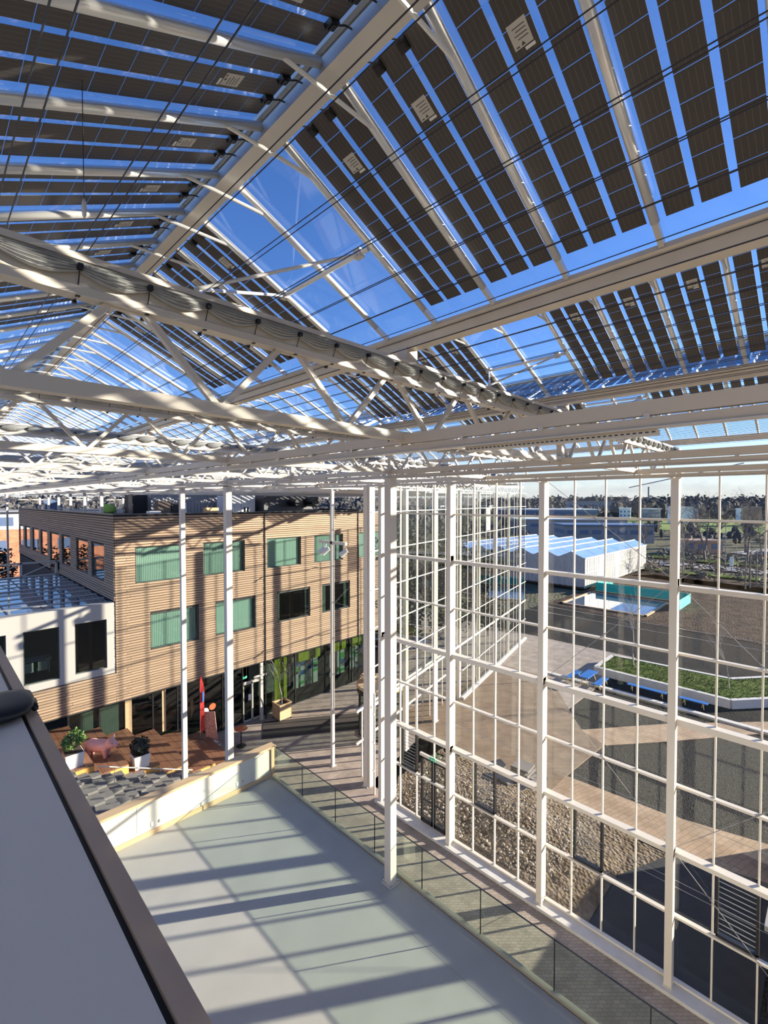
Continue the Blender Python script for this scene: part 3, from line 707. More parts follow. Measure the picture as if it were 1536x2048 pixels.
# ================================================================== camera-side ledge
lg = struct(empty('wall_ledge', (0, 1, 12.6)), 'white topped parapet ledge with brown edge in the foreground')
boxm(-1.4, .238, -3, 9, E-.78, E-.752).build('ledge_top', M['sill'], lg)
boxm(.238, .250, -3, 9, E-.80, E-.762).build('shadow_gap', M['black'], lg)
boxm(.250, .284, -3, 9, E-.95, E-.75).build('edge_trim', M['oak_dim'], lg)
boxm(-1.4, .235, -3, 9, T, E-.78).build('ledge_wall', M['brown'], lg)
struct(boxm(-1.75, -1.6, -9, 9, T, E+1.2).build('wall_sky_blocker', M['offwhite']), 'unseen white wall added behind the ledge to block sky and bounce light')  # unseen wall, added to cut blue sky and bounce warm light
struct(boxm(-1.6, -1.4, -9, 9, T, E-1.75).build('floor_gallery', M['kerb']), 'gallery floor strip behind the ledge')
def pillow():
    t = thing('black_bag', 'black leather bag lying on the white ledge', 'bag', (.0, 2.1, E-.75))
    m = MB(); nu, nv = 22, 12
    hx, hy, hz = .32, .135, .030; cx, cy2, cz = -.035, 2.10, E-.75+.031; vs = []; fs = []
    def sg(c, p): return math.copysign(abs(c)**p, c)
    for j in range(nv+1):
        ph = -math.pi/2+math.pi*j/nv
        for i in range(nu):
            th = 2*math.pi*i/nu; k = abs(math.cos(ph))**.55
            x = hx*k*sg(math.cos(th), .45); y = hy*k*sg(math.sin(th), .55); z = hz*sg(math.sin(ph), .8)
            z += .006*math.sin(x*22+y*9)*k
            ca, sa = math.cos(-.10), math.sin(-.10)
            vs.append((cx+x*ca-y*sa, cy2+x*sa+y*ca, cz+z))
    for j in range(nv):
        for i in range(nu):
            fs.append((j*nu+i, j*nu+(i+1)%nu, (j+1)*nu+(i+1)%nu, (j+1)*nu+i))
    m.add(vs, fs); m.build('bag_body', M['leather'], t, smooth=True)
    MB().tube((.275, 2.00, E-.728), (.281, 2.08, E-.726), .010, n=8).build('zip_pull', M['leather'], t, smooth=True)
pillow()

# ================================================================== terrace parapet and balustrade
pp = thing('white_parapet', 'low white terrace wall with oak cap and oak skirting', 'parapet', (5, 13.15, T))
pe = [(-4.4, 3.9), (3.9, 5.95), (5.95, 7.92)]
for a, b in pe: boxm(a+.004, b-.004, 13.06, 13.22, T+.13, T+.93).build('white_panel', M['offwhite'], pp)
boxm(-4.4, 8.08, 13.0, 13.30, T+.93, T+1.0).build('oak_cap', M['oak'], pp)
boxm(-4.4, 8.02, 13.03, 13.22, T, T+.13).build('oak_skirting', M['oak'], pp)
boxm(7.92, 8.03, 13.02, 13.24, T, T+.93).build('oak_end', M['oak'], pp)
for x in (4.28, 6.75):
    s = boxm(x-.03, x+.03, 13.05, 13.06, T+.22, T+.34).build('socket', M['pot'], pp); boxm(x+.16, x+.20, 13.05, 13.06, T+.24, T+.32).build('switch', M['chrome'], pp)
bal = thing('glass_balustrade', 'frameless glass balustrade along the terrace edge', 'balustrade', (8.0, 6, T))
ye = [13.0-1.57*i for i in range(12)]
for a, b in zip(ye, ye[1:]):
    boxm(8.0, 8.018, b+.006, a-.006, T-.1, T+1.0).build('glass_panel', M['balglass'], bal)
    boxm(7.998, 8.02, b-.006, b+.006, T, T+1.0).build('joint', M['blackframe'], bal)
boxm(7.996, 8.022, ye[-1], 13.0, T+1.0, T+1.012).build('top_edge', M['blackframe'], bal)
boxm(7.94, 8.04, ye[-1], 13.0, T-.3, T+.05).build('base_channel', M['channel'], bal)

# ================================================================== timber building
tb = thing('timber_building', 'three-storey timber-clad building standing inside the glass hall', 'building', (7.1, YB, 0))
XA, XE, ZS, ZT = 7.1, 26.9, 3.85, 13.65
WINS = []
for x in (8.1, 11.8, 16.06, 19.88, 24.2): WINS.append((x, x+2.62, 9.93, 11.9))
for x in (8.83, 12.53, 16.83, 20.57): WINS.append((x, x+2.62, 6.22, 8.18))
def spans(a, b, holes):
    out = [(a, b)]
    for h0, h1 in holes:
        nx = []
        for s0, s1 in out:
            if h1 <= s0 or h0 >= s1: nx.append((s0, s1)); continue
            if h0 > s0: nx.append((s0, h0))
            if h1 < s1: nx.append((h1, s1))
        out = nx
    return out
def slats_front():
    m = MB(); bk = MB(); p = .1385; n = int((ZT-ZS)/p); seams = [2.2, 5.0, XA, 7.65, 15.72, 24.1, XE]
    for i in range(n):
        z = ZS+i*p; x0 = 1.5 if z < 5.3 else XA
        holes = [(w[0]-.03, w[1]+.03) for w in WINS if w[2]-.03 < z+.06 and w[3]+.03 > z+.05]
        off = .16 if i % 3 == 0 else (-.07 if i % 3 == 1 else 0)
        cuts = sorted([s+(off if s not in (XA, XE) else 0) for s in seams if s > x0 and s < XE])
        seg = [x0]+cuts+[XE]
        for a, b in zip(seg, seg[1:]):
            for s0, s1 in spans(a, b, holes):
                if s1-s0 > .05: m.box(s0+.004, s1-.004, YB-.06+R.uniform(-.008,.008), YB, z+.020, z+p-.018)
    m.build('front_slats', M['slat'], tb, kind='stuff')
slats_front()
def wallbox(name, x0, x1, y0, y1, z0, z1, mt): return boxm(x0, x1, y0, y1, z0, z1).build(name, M[mt], tb)
# backing wall of the front, with real window openings
bk = MB()
xsb = sorted(set([XA, XE]+[w[0] for w in WINS]+[w[1] for w in WINS])); zsb = [ZS, 6.22, 8.18, 9.93, 11.9, ZT]
for zi in range(5):
    holes = [(w[0], w[1]) for w in WINS if abs(w[2]-zsb[zi]) < .02]
    for s0, s1 in spans(XA, XE, holes): bk.box(s0, s1, YB, YB+.25, zsb[zi], zsb[zi+1])
bk.box(1.5, XA, YB, YB+.25, ZS, 5.4)
bk.build('front_wall', M['slatback'], tb)
wallbox('upper_floor_slab', XA, XE, YB+.25, 59, 5.2, 5.5, 'dark'); wallbox('upper_floor_slab', XA, XE, YB+.25, 59, 9.0, 9.3, 'dark')
boxm(XE-.25, XE, YB+.25, 59.2, 0, ZT).build('end_wall', M['slatback'], tb)
wallbox('soffit', 1.5, XE, YB-.04, 34, ZS-.06, ZS, 'dark')
wallbox('roof_deck', XA, XE, YB, 59.2, 13.35, 13.5, 'roofing')
boxm(XA, XE, YB-.06, YB+.2, ZT-.03, ZT+.02).build('roof_coping', M['darkmetal'], tb)
boxm(XA-.05, XA+.2, YB, 59.2, ZT-.03, ZT+.02).build('roof_coping', M['darkmetal'], tb)
# side wall (x = XA): slats and windows
SW = [(28.6,31.15,9.95,11.92),(32.03,34.85,9.95,11.92),(36.6,39.15,9.95,11.92),(40.1,43.35,9.06,11.92),(44.5,47.2,9.95,11.92),(48.2,51.1,9.95,11.92),(52.6,55.2,9.95,11.92),(56.4,59.0,9.95,11.92)]
def slats_side():
    m = MB(); p = .1385; n = int((ZT-ZS)/p); bk = MB()
    for i in range(n):
        z = ZS+i*p
        if z < 9.0: continue
        holes = [(w[0]-.03, w[1]+.03) for w in SW if w[2]-.03 < z+.06 and w[3]+.03 > z+.05]
        off = (.2, -.1, 0)[i % 3]
        seg = [YB-.04]+[s+off for s in (35.4, 43.9, 51.8)]+[59.2]
        for a, b in zip(seg, seg[1:]):
            for s0, s1 in spans(a, b, holes):
                if s1-s0 > .05: m.box(XA-.045+R.uniform(-.006,.006), XA, s0+.004, s1-.004, z+.020, z+p-.018)
    m.build('side_slats', M['slat'], tb, kind='stuff')
    cuts = [9.0, 9.95, 11.92, ZT]
    for zi in range(3):
        hs = [(w[0], w[1]) for w in SW if zi == 1 or (zi == 0 and w[2] < 9.5)]
        hs = hs if zi < 2 else []
        for s0, s1 in spans(YB+.25, 59.2, hs): bk.box(XA, XA+.25, s0, s1, cuts[zi], cuts[zi+1])
    bk.box(XA, XA+.25, YB+.25, 59.2, 3.85, 9.0)
    bk.build('side_wall', M['slatback'], tb)
slats_side()
# windows of the front
lam = boxm(-.055, .055, -.012, .0, 0, 1).mesh('blind_slat'); lam.materials.append(M['blind'])
def front_window(i, w):
    x0, x1, z0, z1 = w
    fr = MB()
    for a, b, c, e in ((x0, x0+.05, z0, z1),(x1-.05, x1, z0, z1),(x0, x1, z0, z0+.05),(x0, x1, z1-.05, z1)): fr.box(a, b, YB+.02, YB+.12, c, e)
    wn = fr.build('window', M['frame_dk'], tb)
    opened = i in (7, 8)
    boxm(x0+.05, x1-.05, YB+.03, YB+.04, z0+.05, z1-.05).build('window_glass', M['greenglass' if not opened else 'darkglass'], wn)
    bl = MB(); x = x0+.1; 
    while x < x1-.08:
        side = (x < x0+.22 or x > x1-.32) if i == 7 else (x < x0+.42 or x > x1-.5)
        if not opened or side:
            tw = .040 if i not in (1, 3) else .030
            bl.box(x-tw, x+tw, YB+.135, YB+.15, z0+.05, z1-.05)
        x += .095
    bl.build('blind', M['blind'], wn, kind='stuff')
    boxm(x0-.1, x1+.1, YB+.9 if not opened else YB+3.5, YB+.92 if not opened else YB+3.52, z0-.1, z1+.1).build('room_back', M['dark'] if opened else M['fargrey'], wn)
for i, w in enumerate(WINS): front_window(i, w)
for (a, b, c, e) in SW:
    fr = MB()
    for q in ((a, a+.06, c, e),(b-.06, b, c, e),(a, b, c, c+.06),(a, b, e-.06, e)): fr.box(XA+.02, XA+.12, q[0], q[1], q[2], q[3])
    wn = fr.build('window', M['frame_dk'], tb)
    boxm(XA+.03, XA+.04, a+.06, b-.06, c+.06, e-.06).build('window_glass', M['darkglass'], wn)
    boxm(XA+1.5, XA+1.52, a-.2, b+.2, c-.1, e+.1).build('room_back', M['dark'], wn)
# downpipes and cable on the facade
for x in (15.86, 24.05): boxm(x-.025, x+.025, YB-.12, YB-.06, 0 if x < 20 else 0, 13.6).build('down_pipe', M['blackframe'], tb)
for z in (9.45, 4.55):
    pts = [(15.0, z-.35), (15.75, z-.02), (19.2, z+.02), (19.9, z+.16), (20.5, z+.04), (24.1, z+.1)]
    c = MB()
    for a, b in zip(pts, pts[1:]): c.tube((a[0], YB-.08, a[1]), (b[0], YB-.08, b[1]), .022, n=5)
    c.build('facade_cable', M['black'], tb)
# ground floor glazing, recessed
YG = 27.3
GF = [5.07, 6.42, 7.78, 9.05, 10.4, 11.75, 13.15, 14.5, 15.9, 18.55, 21.22, 23.88, 26.6]
for a, b in zip(GF, GF[1:]):
    boxm(a-.04, a+.04, YG-.06, YG+.06, 0, ZS-.06).build('shopfront_post', M['blackframe'], tb)
    if a == 14.5: continue
    gmat = 'darkglass' if 7.7 < a < 16 else 'greenglass' if a > 16 else 'greenglass'
    boxm(a+.04, b-.04, YG-.005, YG+.005, .08, ZS-.10).build('shopfront_pane', M['darkglass'], tb)
    boxm(a, b, YG-.05, YG+.05, 0, .08).build('shopfront_sill', M['blackframe'], tb)
    if a < 7.6:
        bl = MB(); x = a+.1
        while x < b-.05: bl.box(x-.044, x+.044, YG+.08, YG+.095, 1.4, ZS-.1); x += .095
        bl.build('blind', M['blind'], tb, kind='stuff')
boxm(7.62, 7.95, YG-.10, YG+.06, 1.2, ZS-.06).build('corner_post', M['oak'], tb)
boxm(9.55, 9.75, YG-.02, YG+.06, 1.2, ZS-.06).build('corner_post', M['oak'], tb)
boxm(5, XE, 34, 34.2, 0, ZS).build('ground_room_wall', M['dark'], tb); boxm(5, XE, YG+.1, 34, .0, .012).build('ground_room_floor', M['dark'], tb)
# lime room with display panels
boxm(16.6, 26.6, 30.2, 30.3, 0, ZS).build('lime_wall', M['fargrey'], tb)
for (x0, x1) in ((17.2, 18.2),(19.2, 21.15),(22.4, 23.7),(24.2, 26.4)):
    boxm(x0, x1, YG+.5, YG+.53, 2.65 if x0 > 18 else .3, 3.7).build('lime_band', M['lime'], tb)
pn = 0
for x0 in (18.9, 19.5, 20.1, 20.65, 22.2, 22.75, 23.3, 24.3, 24.85, 25.4):
    p = boxm(x0, x0+.42, YG+.7, YG+.74, .7, 2.75).build('display_panel', M['pnlwhite'], tb)
    for q in range(3):
        z = R.uniform(.8, 2.3); boxm(x0+.02, x0+.40, YG+.69, YG+.70, z, z+R.uniform(.18,.45)).build('display_print', M[R.choice(['pnlblue','pnlgreen','pnlblue','pnlgreen','pnlwhite'])], p)
# entrance door of the timber building
d2 = struct(empty('door_2', (15.2, YG, 0)), 'dark glass entrance door of the timber building')
for a, b in ((14.54, 15.18), (15.20, 15.86)):
    for q in ((a, a+.06, 0, 2.5),(b-.06, b, 0, 2.5),(a, b, 0, .1),(a, b, 2.42, 2.5)): boxm(q[0], q[1], YG-.04, YG+.02, q[2], q[3]).build('door_frame', M['alu_dull'], d2)
    boxm(a+.06, b-.06, YG-.012, YG-.004, .1, 2.42).build('door_glass', M['darkglass'], d2)
boxm(14.9, 15.1, YG-.05, YG-.042, 1.35, 1.75).build('door_notice', M['pot'], d2)
boxm(14.54, 15.86, YG-.05, YG+.03, 2.5, 2.62).build('door_head', M['alu_dull'], d2)
MB().tube((15.05, YG-.5, 2.95), (15.95, YG-.5, 2.95), .07, n=10).build('air_tube', M['white'], d2)
for x in (15.6,): boxm(x-.10, x+.10, YG-.55, YG-.40, 0, ZS-.06).build('door_pillar', M['plaster'], d2)
ex = thing('exit_sign', 'green hanging exit sign above the building entrance', 'exit sign', (14.5, YG-.35, 3.0))
boxm(14.35, 14.65, YG-.37, YG-.34, 2.98, 3.14).build('sign_plate', M['exit'], ex)
MB().box(14.40,14.48,YG-.374,YG-.37,3.03,3.08).box(14.54,14.58,YG-.374,YG-.37,3.01,3.11).build('pictogram', M['pot'], ex)
for x in (14.38, 14.62): MB().tube((x, YG-.355, 3.14), (x, YG-.355, ZS-.06), .006, n=4).build('hanger_wire', M['chrome'], ex)
for x, zc, mm, nm in ((12.05, 1.55, 'pot', 'round white sticker on the dark shopfront'), (12.5, 1.72, 'orange', 'round orange and white sticker on the dark shopfront')):
    t = MB(); t.tube((x, YG-.012, zc), (x, YG-.022, zc), .21, n=24)
    o = t.build('round_sticker', M[mm]); tag(o, nm, 'sticker')

# ================================================================== white annex left of the timber building
an = thing('white_annex', 'white plastered annex room with glass roof against the timber building', 'building', (4.5, YB, 5.4))
AW = [(5.3, 6.7), (3.27, 4.67), (1.24, 2.66), (-.8, .62)]
m = MB()
m.box(-1.5, XA-.03, YB-.02, YB+.22, 5.40, 5.75); m.box(-1.5, XA-.03, YB-.02, YB+.22, 8.27, 9.08)
for s0, s1 in spans(-1.5, XA-.03, AW): m.box(s0, s1, YB-.02, YB+.22, 5.75, 8.27)
m.build('front_wall', M['plaster'], an)
for a, b in AW:
    f = MB()
    for q in ((a, a+.05, 5.75, 8.27),(b-.05, b, 5.75, 8.27),(a, b, 5.75, 5.80),(a, b, 8.22, 8.27)): f.box(q[0], q[1], YB+.08, YB+.15, q[2], q[3])
    w = f.build('window', M['frame_dk'], an); boxm(a+.05, b-.05, YB+.10, YB+.11, 5.8, 8.22).build('window_glass', M['darkglass'], w)
boxm(-1.5, XA, YB+.22, 40, 5.4, 5.5).build('room_floor', M['dark'], an)
boxm(-1.5, XA, 31, 31.1, 5.5, 9.0).build('room_wall', M['dark'], an)
boxm(-1.5, XA-.03, YB+.22, 40, 8.75, 8.9).build('ceiling_panel', M['dark'], an)
# glass roof grid
gp = [-1.5+1.43*i for i in range(7)]
for i, x in enumerate(gp[:-1]):
    for j in range(9):
        y = YB+.3+1.45*j
        boxm(x+.05, x+1.38, y+.28, y+1.40, 9.03, 9.045).build('roof_pane', M['water'], an)
boxm(-1.5, XA-.05, YB+.2, 40, 8.9, 9.02).build('roof_slab', M['greymetal'], an)
for j in range(10):
    y = YB+.3+1.45*j; boxm(-1.5, XA-.05, y-.03, y+.26, 9.02, 9.07).build('roof_rib', M['greymetal'], an)
for x in gp: boxm(x-.015, x+.015, YB+.2, 40, 9.02, 9.055).build('roof_bar', M['darkmetal'], an)
rl = thing('lattice_railing', 'white lattice railing at the back of the annex roof', 'railing', (4, 40.4, 9.05))
boxm(-1.5, XA, 40.3, 40.4, 9.95, 10.07).build('top_rail', M['white'], rl); boxm(-1.5, XA, 40.3, 40.4, 9.05, 9.12).build('bottom_rail', M['white'], rl)
for i in range(5):
    x = -1.2+2.03*i; boxm(x-.07, x+.07, 40.3, 40.42, 9.05, 10.05).build('post', M['white'], rl)
    if i < 4: MB().bar((x+.1, 40.35, 9.15), (x+1.95, 40.35, 9.95), .06, .06).build('diagonal', M['white'], rl)
tbl = thing('white_table', 'white table inside the annex room', 'table', (3.9, 29.2, 5.5))
boxm(3.2, 4.7, 28.9, 29.7, 6.22, 6.26).build('table_top', M['pot'], tbl)
for x in (3.3, 4.6):
    for y in (29.0, 29.6): boxm(x-.03, x+.03, y-.03, y+.03, 5.5, 6.22).build('leg', M['pot'], tbl)
for x, nm in ((3.62, 'left white chair at the annex table'), (4.2, 'right white chair at the annex table')):
    c = thing('white_chair', nm, 'chair', (x, 28.3, 5.5), group='white chairs in the annex')
    boxm(x-.2, x+.2, 28.1, 28.5, 5.93, 5.97).build('seat', M['pot'], c); boxm(x-.2, x+.2, 28.07, 28.11, 5.97, 6.4).build('backrest', M['pot'], c)
    for a in (-.18, .18):
        for b in (28.12, 28.48): boxm(x+a-.015, x+a+.015, b-.015, b+.015, 5.5, 5.93).build('leg', M['chrome'], c)

# ================================================================== rooftop plant on the timber building
def corr(name, x0, x1, y, z0, z1, parent):
    m = MB(); n = int((x1-x0)/.12); vs = []
    for i in range(n+1):
        x = x0+(x1-x0)*i/n; yy = y+(.03 if i % 2 else 0); vs += [(x,yy,z0),(x,yy,z1)]
    m.add(vs, [(2*i,2*i+2,2*i+3,2*i+1) for i in range(n)]); return m.build(name, M['greymetal'], parent)
pr_ = thing('plant_room', 'long grey corrugated plant room on the timber roof', 'plant room', (15, 34, 13.5))
corr('front_cladding', 11.2, 24, 33.6, 13.5, 14.80, pr_)
boxm(11.2, 24, 33.65, 35.2, 13.5, 14.78).build('room_body', M['greymetal'], pr_)
boxm(10.0, 11.2, 34.4, 35.2, 13.5, 14.78).build('dark_recess', M['dark'], pr_); boxm(10.0, 10.06, 33.6, 34.4, 13.5, 14.8).build('door_jamb', M['darkmetal'], pr_)
wu = thing('air_unit', 'pale air handling cabinet beside the corrugated plant room', 'air unit', (18, 31, 13.5))
boxm(15.4, 17.6, 31.0, 32.6, 13.5, 14.75).build('cabinet', M['farwhite'], wu); boxm(16.48, 16.5, 30.99, 31.0, 13.5, 14.75).build('door_seam', M['darkmetal'], wu)
du = thing('duct_unit', 'dark ventilation unit with two round ducts on the roof', 'ventilation unit', (20, 30, 13.5))
boxm(18.0, 23.0, 30.4, 32, 13.5, 14.7).build('housing', M['darkmetal'], du)
for x in (20.3, 21.85): MB().tube((x, 30.4, 14.22), (x, 29.3, 14.22), .30, n=16).tube((x, 29.3, 14.22), (x, 29.25, 14.22), .33, n=16).build('duct', M['black'], du)
RT = 13.5
def clutter():
    o = MB().lathe([(.3,0),(.5,.15),(.48,.45),(.25,.62),(.05,.66)], (8.9, 34.9, RT), 14).build('lime_beanbag', M['limefab'], smooth=True); tag(o, 'lime green round pouffe on the timber roof', 'pouffe')
    o = MB().box(8.0, 9.3, 51.0, 51.8, RT, RT+.55).box(8.0, 9.3, 51.7, 51.9, RT+.55, RT+1.0).build('dark_sofa', M['farblue']); tag(o, 'dark blue bench seat far back on the timber roof', 'sofa')
    t = thing('brown_cabinet', 'brown wooden cabinet on the roof beside the plant room', 'cabinet', (11.5, 32.3, RT))
    boxm(11.1, 11.9, 32.0, 32.7, RT, RT+.85).build('cabinet_body', M['brown'], t); boxm(11.95, 12.4, 32.0, 32.5, RT, RT+.7).build('cabinet_side', M['dark'], t)
    o = boxm(12.55, 12.8, 31.6, 31.9, RT, RT+.72).build('white_box', M['farwhite']); tag(o, 'narrow white box on the roof near the cabinet', 'box')
    t = thing('roof_crate', 'wooden crate with bottles on the roof edge', 'crate', (13.9, 30.6, RT))
    boxm(13.6, 14.5, 30.4, 30.9, RT, RT+.4).build('crate_body', M['crate'], t)
    for x in (13.75, 14.0, 14.3): MB().tube((x, 30.6, RT+.4), (x, 30.6, RT+.6), .05, n=8).build('bottle', M['black'], t)
    for x, nm in ((15.0, 'folding frame on the roof behind the crate'),):
        t = thing('metal_frame', nm, 'frame', (x, 30.2, RT))
        for a in (0, .45): MB().tube((x+a, 30.2, RT), (x+a+.06, 30.2, RT+.5), .015, n=5).build('leg', M['chrome'], t)
        MB().tube((x+.06, 30.2, RT+.5), (x+.51, 30.2, RT+.5), .015, n=5).build('top_bar', M['chrome'], t)
    for i, x in enumerate((16.0, 16.25)):
        o = MB().tube((x, 29.6, RT), (x, 29.6, RT+.42), .07, n=10).build('black_canister', M['black']); tag(o, ['left','right'][i]+' small black canister at the roof edge', 'canister')
    o = boxm(10.0, 10.7, 30.4, 30.9, RT, RT+.22).build('white_crate', M['farwhite']); tag(o, 'flat white crate on the roof near the front corner', 'crate')
    t = thing('deck_chair', 'white folded lounge chair beside the lime pouffe', 'chair', (9.7, 35.4, RT))
    MB().bar((9.35, 35.4, RT+.2), (9.9, 35.4, RT+.25), .5, .05).build('seat', M['farwhite'], t); MB().bar((9.9, 35.4, RT+.25), (10.2, 35.4, RT+.9), .5, .05).build('backrest', M['darkmetal'], t)
    for a in (9.45, 9.95): boxm(a-.02, a+.02, 35.2, 35.24, RT, RT+.2).build('leg', M['darkmetal'], t)
clutter()

# ================================================================== tribune, stairs and furniture in the hall
tr = thing('timber_tribune', 'dark brown timber seating steps in front of the shopfront', 'tribune', (7.5, 24.8, 0))
NX = [2.4, 3.73, 5.07, 6.4, 7.72, 9.06, 10.4, 11.72]; NZ = [4.2-.53, 3.67-.0, 3.15, 2.62, 2.1, 1.58, 1.05, .53]
for i in range(7):
    x0, x1, z = NX[i], NX[i+1], [3.68, 3.15, 2.62, 2.10, 1.58, 1.05, .53][i] if False else [4.2, 3.15+.0, 2.62, 2.10, 1.58, 1.05, .53][i]
    for q in range(4):
        a = x0+(x1-x0)*q/4; b = x0+(x1-x0)*(q+1)/4
        boxm(a+.006, b-.006, 22.42, 27.2, z-.05, z).build('plank', M['deck'], tr)
    boxm(x0+.01, x1-.01, 22.40, 22.46, max(0, z-.56), z-.052).build('end_panel', M['deckend'], tr)
    boxm(x0+.01, x1-.01, 22.46, 27.19, 0, z-.055).build('riser_box', M['deck'], tr)
st = struct(empty('floor_stairs', (7, 21, 0)), 'grey stone block stairs beside the timber tribune')
bm_ = boxm(0, .435, 0, .46, 0, .20).mesh('stone_block'); bm_.materials.append(M['stone'])
for i in range(22):
    x = 3.0+.44*i; z = 3.15-.175*(i-2)*(1.05)
    if z < .1: break
    boxm(x, x+.44, 17.0, 22.38, 0, max(.05, z-.2)).build('stair_core', M['stone'], st)
    for j in range(8):
        y = 18.6+.47*j
        ob('stone_block', bm_, None, st, (x, y, z-.2+(.085 if (i+j) % 2 else 0)))
hr = thing('handrail', 'thin white handrail crossing the stone stairs', 'handrail', (6.5, 20.6, 2.5))
MB().tube((4.9, 21.2, 3.62), (8.6, 20.9, 2.05), .025, n=8).build('rail', M['white'], hr)
for x, y, z in ((5.5, 21.15, 3.36), (6.6, 21.06, 2.9), (7.7, 20.97, 2.43)): MB().tube((x, y, z-.95), (x, y, z), .009, n=6).build('post', M['darkmetal'], hr)

def pig():
    t = MB(); z = 2.62
    cx, cy2 = 5.72, 24.35
    parts = MB()
    parts.blob((0,0,.42), .46, .22, .23, 18, 10)
    parts.blob((.42,0,.50), .22, .165, .175, 14, 8)
    parts.blob((.60,0,.45), .11, .085, .085, 12, 8)
    parts.blob((-.22,0,.44), .26, .225, .235, 14, 8)
    for x, y in ((.26,.12),(.26,-.12),(-.32,.12),(-.32,-.12)):
        parts.tube((x, y, .36), (x+.02, y, .0), .085, .055, n=10)
    for y in (.1, -.1):
        parts.tube((.40, y, .60), (.47, y*1.5, .78), .075, .02, n=8)
    parts.tube((-.46,0,.5), (-.53,.03,.56), .022, .016, n=6); parts.tube((-.53,.03,.56), (-.50,.05,.60), .018, .012, n=6)
    o = parts.build('pig_statue', M['pig'], smooth=True)
    o.modifiers.new('r', 'REMESH').mode = 'VOXEL'; o.modifiers['r'].voxel_size = .022; o.modifiers['r'].use_smooth_shade = True
    sm = o.modifiers.new('s', 'SMOOTH'); sm.iterations = 4
    o.location = (5.62, 24.0, 2.62); o.rotation_euler = (0,0,math.radians(-46)); o.scale = (1.3,1.3,1.25)
    tag(o, 'pink pig statue standing on the timber steps', 'statue')
    for y in (.085, -.085):
        e = MB().blob((.535, y*1.35, .56), .02, .02, .02, 8, 6).build('eye', M['black'], None, True); e.parent = o
    for y in (.03, -.03):
        e = MB().blob((.705, y, .46), .012, .014, .018, 8, 6).build('nostril', M['black'], None, True); e.parent = o
pig()
def leaves(m, c, r, n, s, rng, flat=1.0):
    for _ in range(n):
        v = Vector((rng.gauss(0,1), rng.gauss(0,1), rng.gauss(0,1))).normalized()*r*rng.uniform(.45,1); v.z *= flat
        p = Vector(c)+v; a = Vector((rng.gauss(0,1), rng.gauss(0,1), rng.gauss(0,.6))).normalized(); b = a.cross(Vector((rng.gauss(0,1),rng.gauss(0,1),rng.gauss(0,1)))).normalized()
        m.add([p-a*s, p+b*s*.45, p+a*s, p-b*s*.45], [(0,1,2,3)])
def potted(x, y, z, nm, dark):
    t = thing('potted_plant', nm, 'plant', (x, y, z), group='white potted plants on the tribune')
    MB().add([(x-.29,y-.29,z),(x+.29,y-.29,z),(x+.29,y+.29,z),(x-.29,y+.29,z),(x-.34,y-.34,z+.6),(x+.34,y-.34,z+.6),(x+.34,y+.34,z+.6),(x-.34,y+.34,z+.6)],
             [(0,3,2,1),(4,5,6,7),(0,1,5,4),(1,2,6,5),(2,3,7,6),(3,0,4,7)]).build('pot', M['pot'], t)
    boxm(x-.31, x+.31, y-.31, y+.31, z+.601, z+.62).build('soil', M['soil'], t)
    m = MB(); rng = random.Random(3+int(x*10))
    if dark: leaves(m, (x, y, z+.95), .42, 520, .085, rng); m.blob((x,y,z+.92), .34,.34,.32, 12, 8, .08)
    else:
        for _ in range(9):
            a = rng.uniform(0,6.3); q = (x+.25*math.cos(a), y+.25*math.sin(a), z+.8+rng.uniform(.1,.5)); leaves(m, q, .24, 60, .075, rng)
    m.build('foliage', M['leafdk' if dark else 'leaf'], t, kind='stuff')
potted(7.0, 22.85, 2.10, 'white square pot with round dark shrub on the steps', True)
potted(4.42, 22.95, 3.15, 'white tapered pot with loose green plant by the ledge', False)

# red beach flag, A-sign, stool
fl = thing('beach_flag', 'tall narrow red feather flag at the shopfront', 'flag', (11.25, 26.2, .53))
MB().tube((11.25, 26.2, .53), (11.25, 26.2, 4.1), .015, n=6).build('pole', M['darkmetal'], fl)
m = MB(); prev = None; vs = []; nn = 12
for i in range(nn+1):
    z = .95+3.25*i/nn; w = .22 if i < nn-4 else .22*math.cos((i-nn+4)/4*1.45)+.02
    vs += [(11.26, 26.19+.01*math.sin(i), z), (11.26+w, 26.12+.03*math.sin(i*1.3), z+.05), (11.26, 26.21+.01*math.sin(i), z), (11.26+w, 26.14+.03*math.sin(i*1.3), z+.05)]
m.add(vs, [(4*i,4*i+1,4*i+5,4*i+4) for i in range(nn)]+[(4*i+2,4*i+6,4*i+7,4*i+3) for i in range(nn)]); m.build('flag_cloth', M['red'], fl)
boxm(11.37, 11.46, 26.105, 26.112, 2.7, 3.3).build('flag_emblem', M['pnlblue'], fl)
for a in range(4):
    t = a*math.pi/2+.5; MB().tube((11.25, 26.2, .55), (11.25+.45*math.cos(t), 26.2+.45*math.sin(t), .535), .012, n=5).build('foot', M['darkmetal'], fl)
sg = thing('poster_stand', 'leaning poster board on a chrome cross stand', 'sign stand', (11.95, 25.9, 0))
MB().bar((11.85, 25.95, .35), (11.72, 26.05, 2.05), .72, .03, up=(.8,.6,0)).build('poster_board', M['poster'], sg)
for dx, dy in ((.45,.1),(-.4,.2),(.3,-.4),(-.3,-.4)): MB().tube((11.85, 25.95, .38), (11.85+dx, 25.95+dy, .02), .022, n=6).build('foot', M['chrome'], sg)
MB().tube((11.4, 25.75, .03), (12.3, 25.75, .03), .02, n=6).build('cross_bar', M['chrome'], sg)
so = thing('bar_stool', 'orange topped bar table beside the parapet corner', 'stool', (13.05, 24.75, 0))
MB().lathe([(.0,0),(.36,0),(.38,.02),(.36,.05),(.0,.05)], (13.05, 24.75, 1.02), 20).build('round_top', M['orange'], so, True)
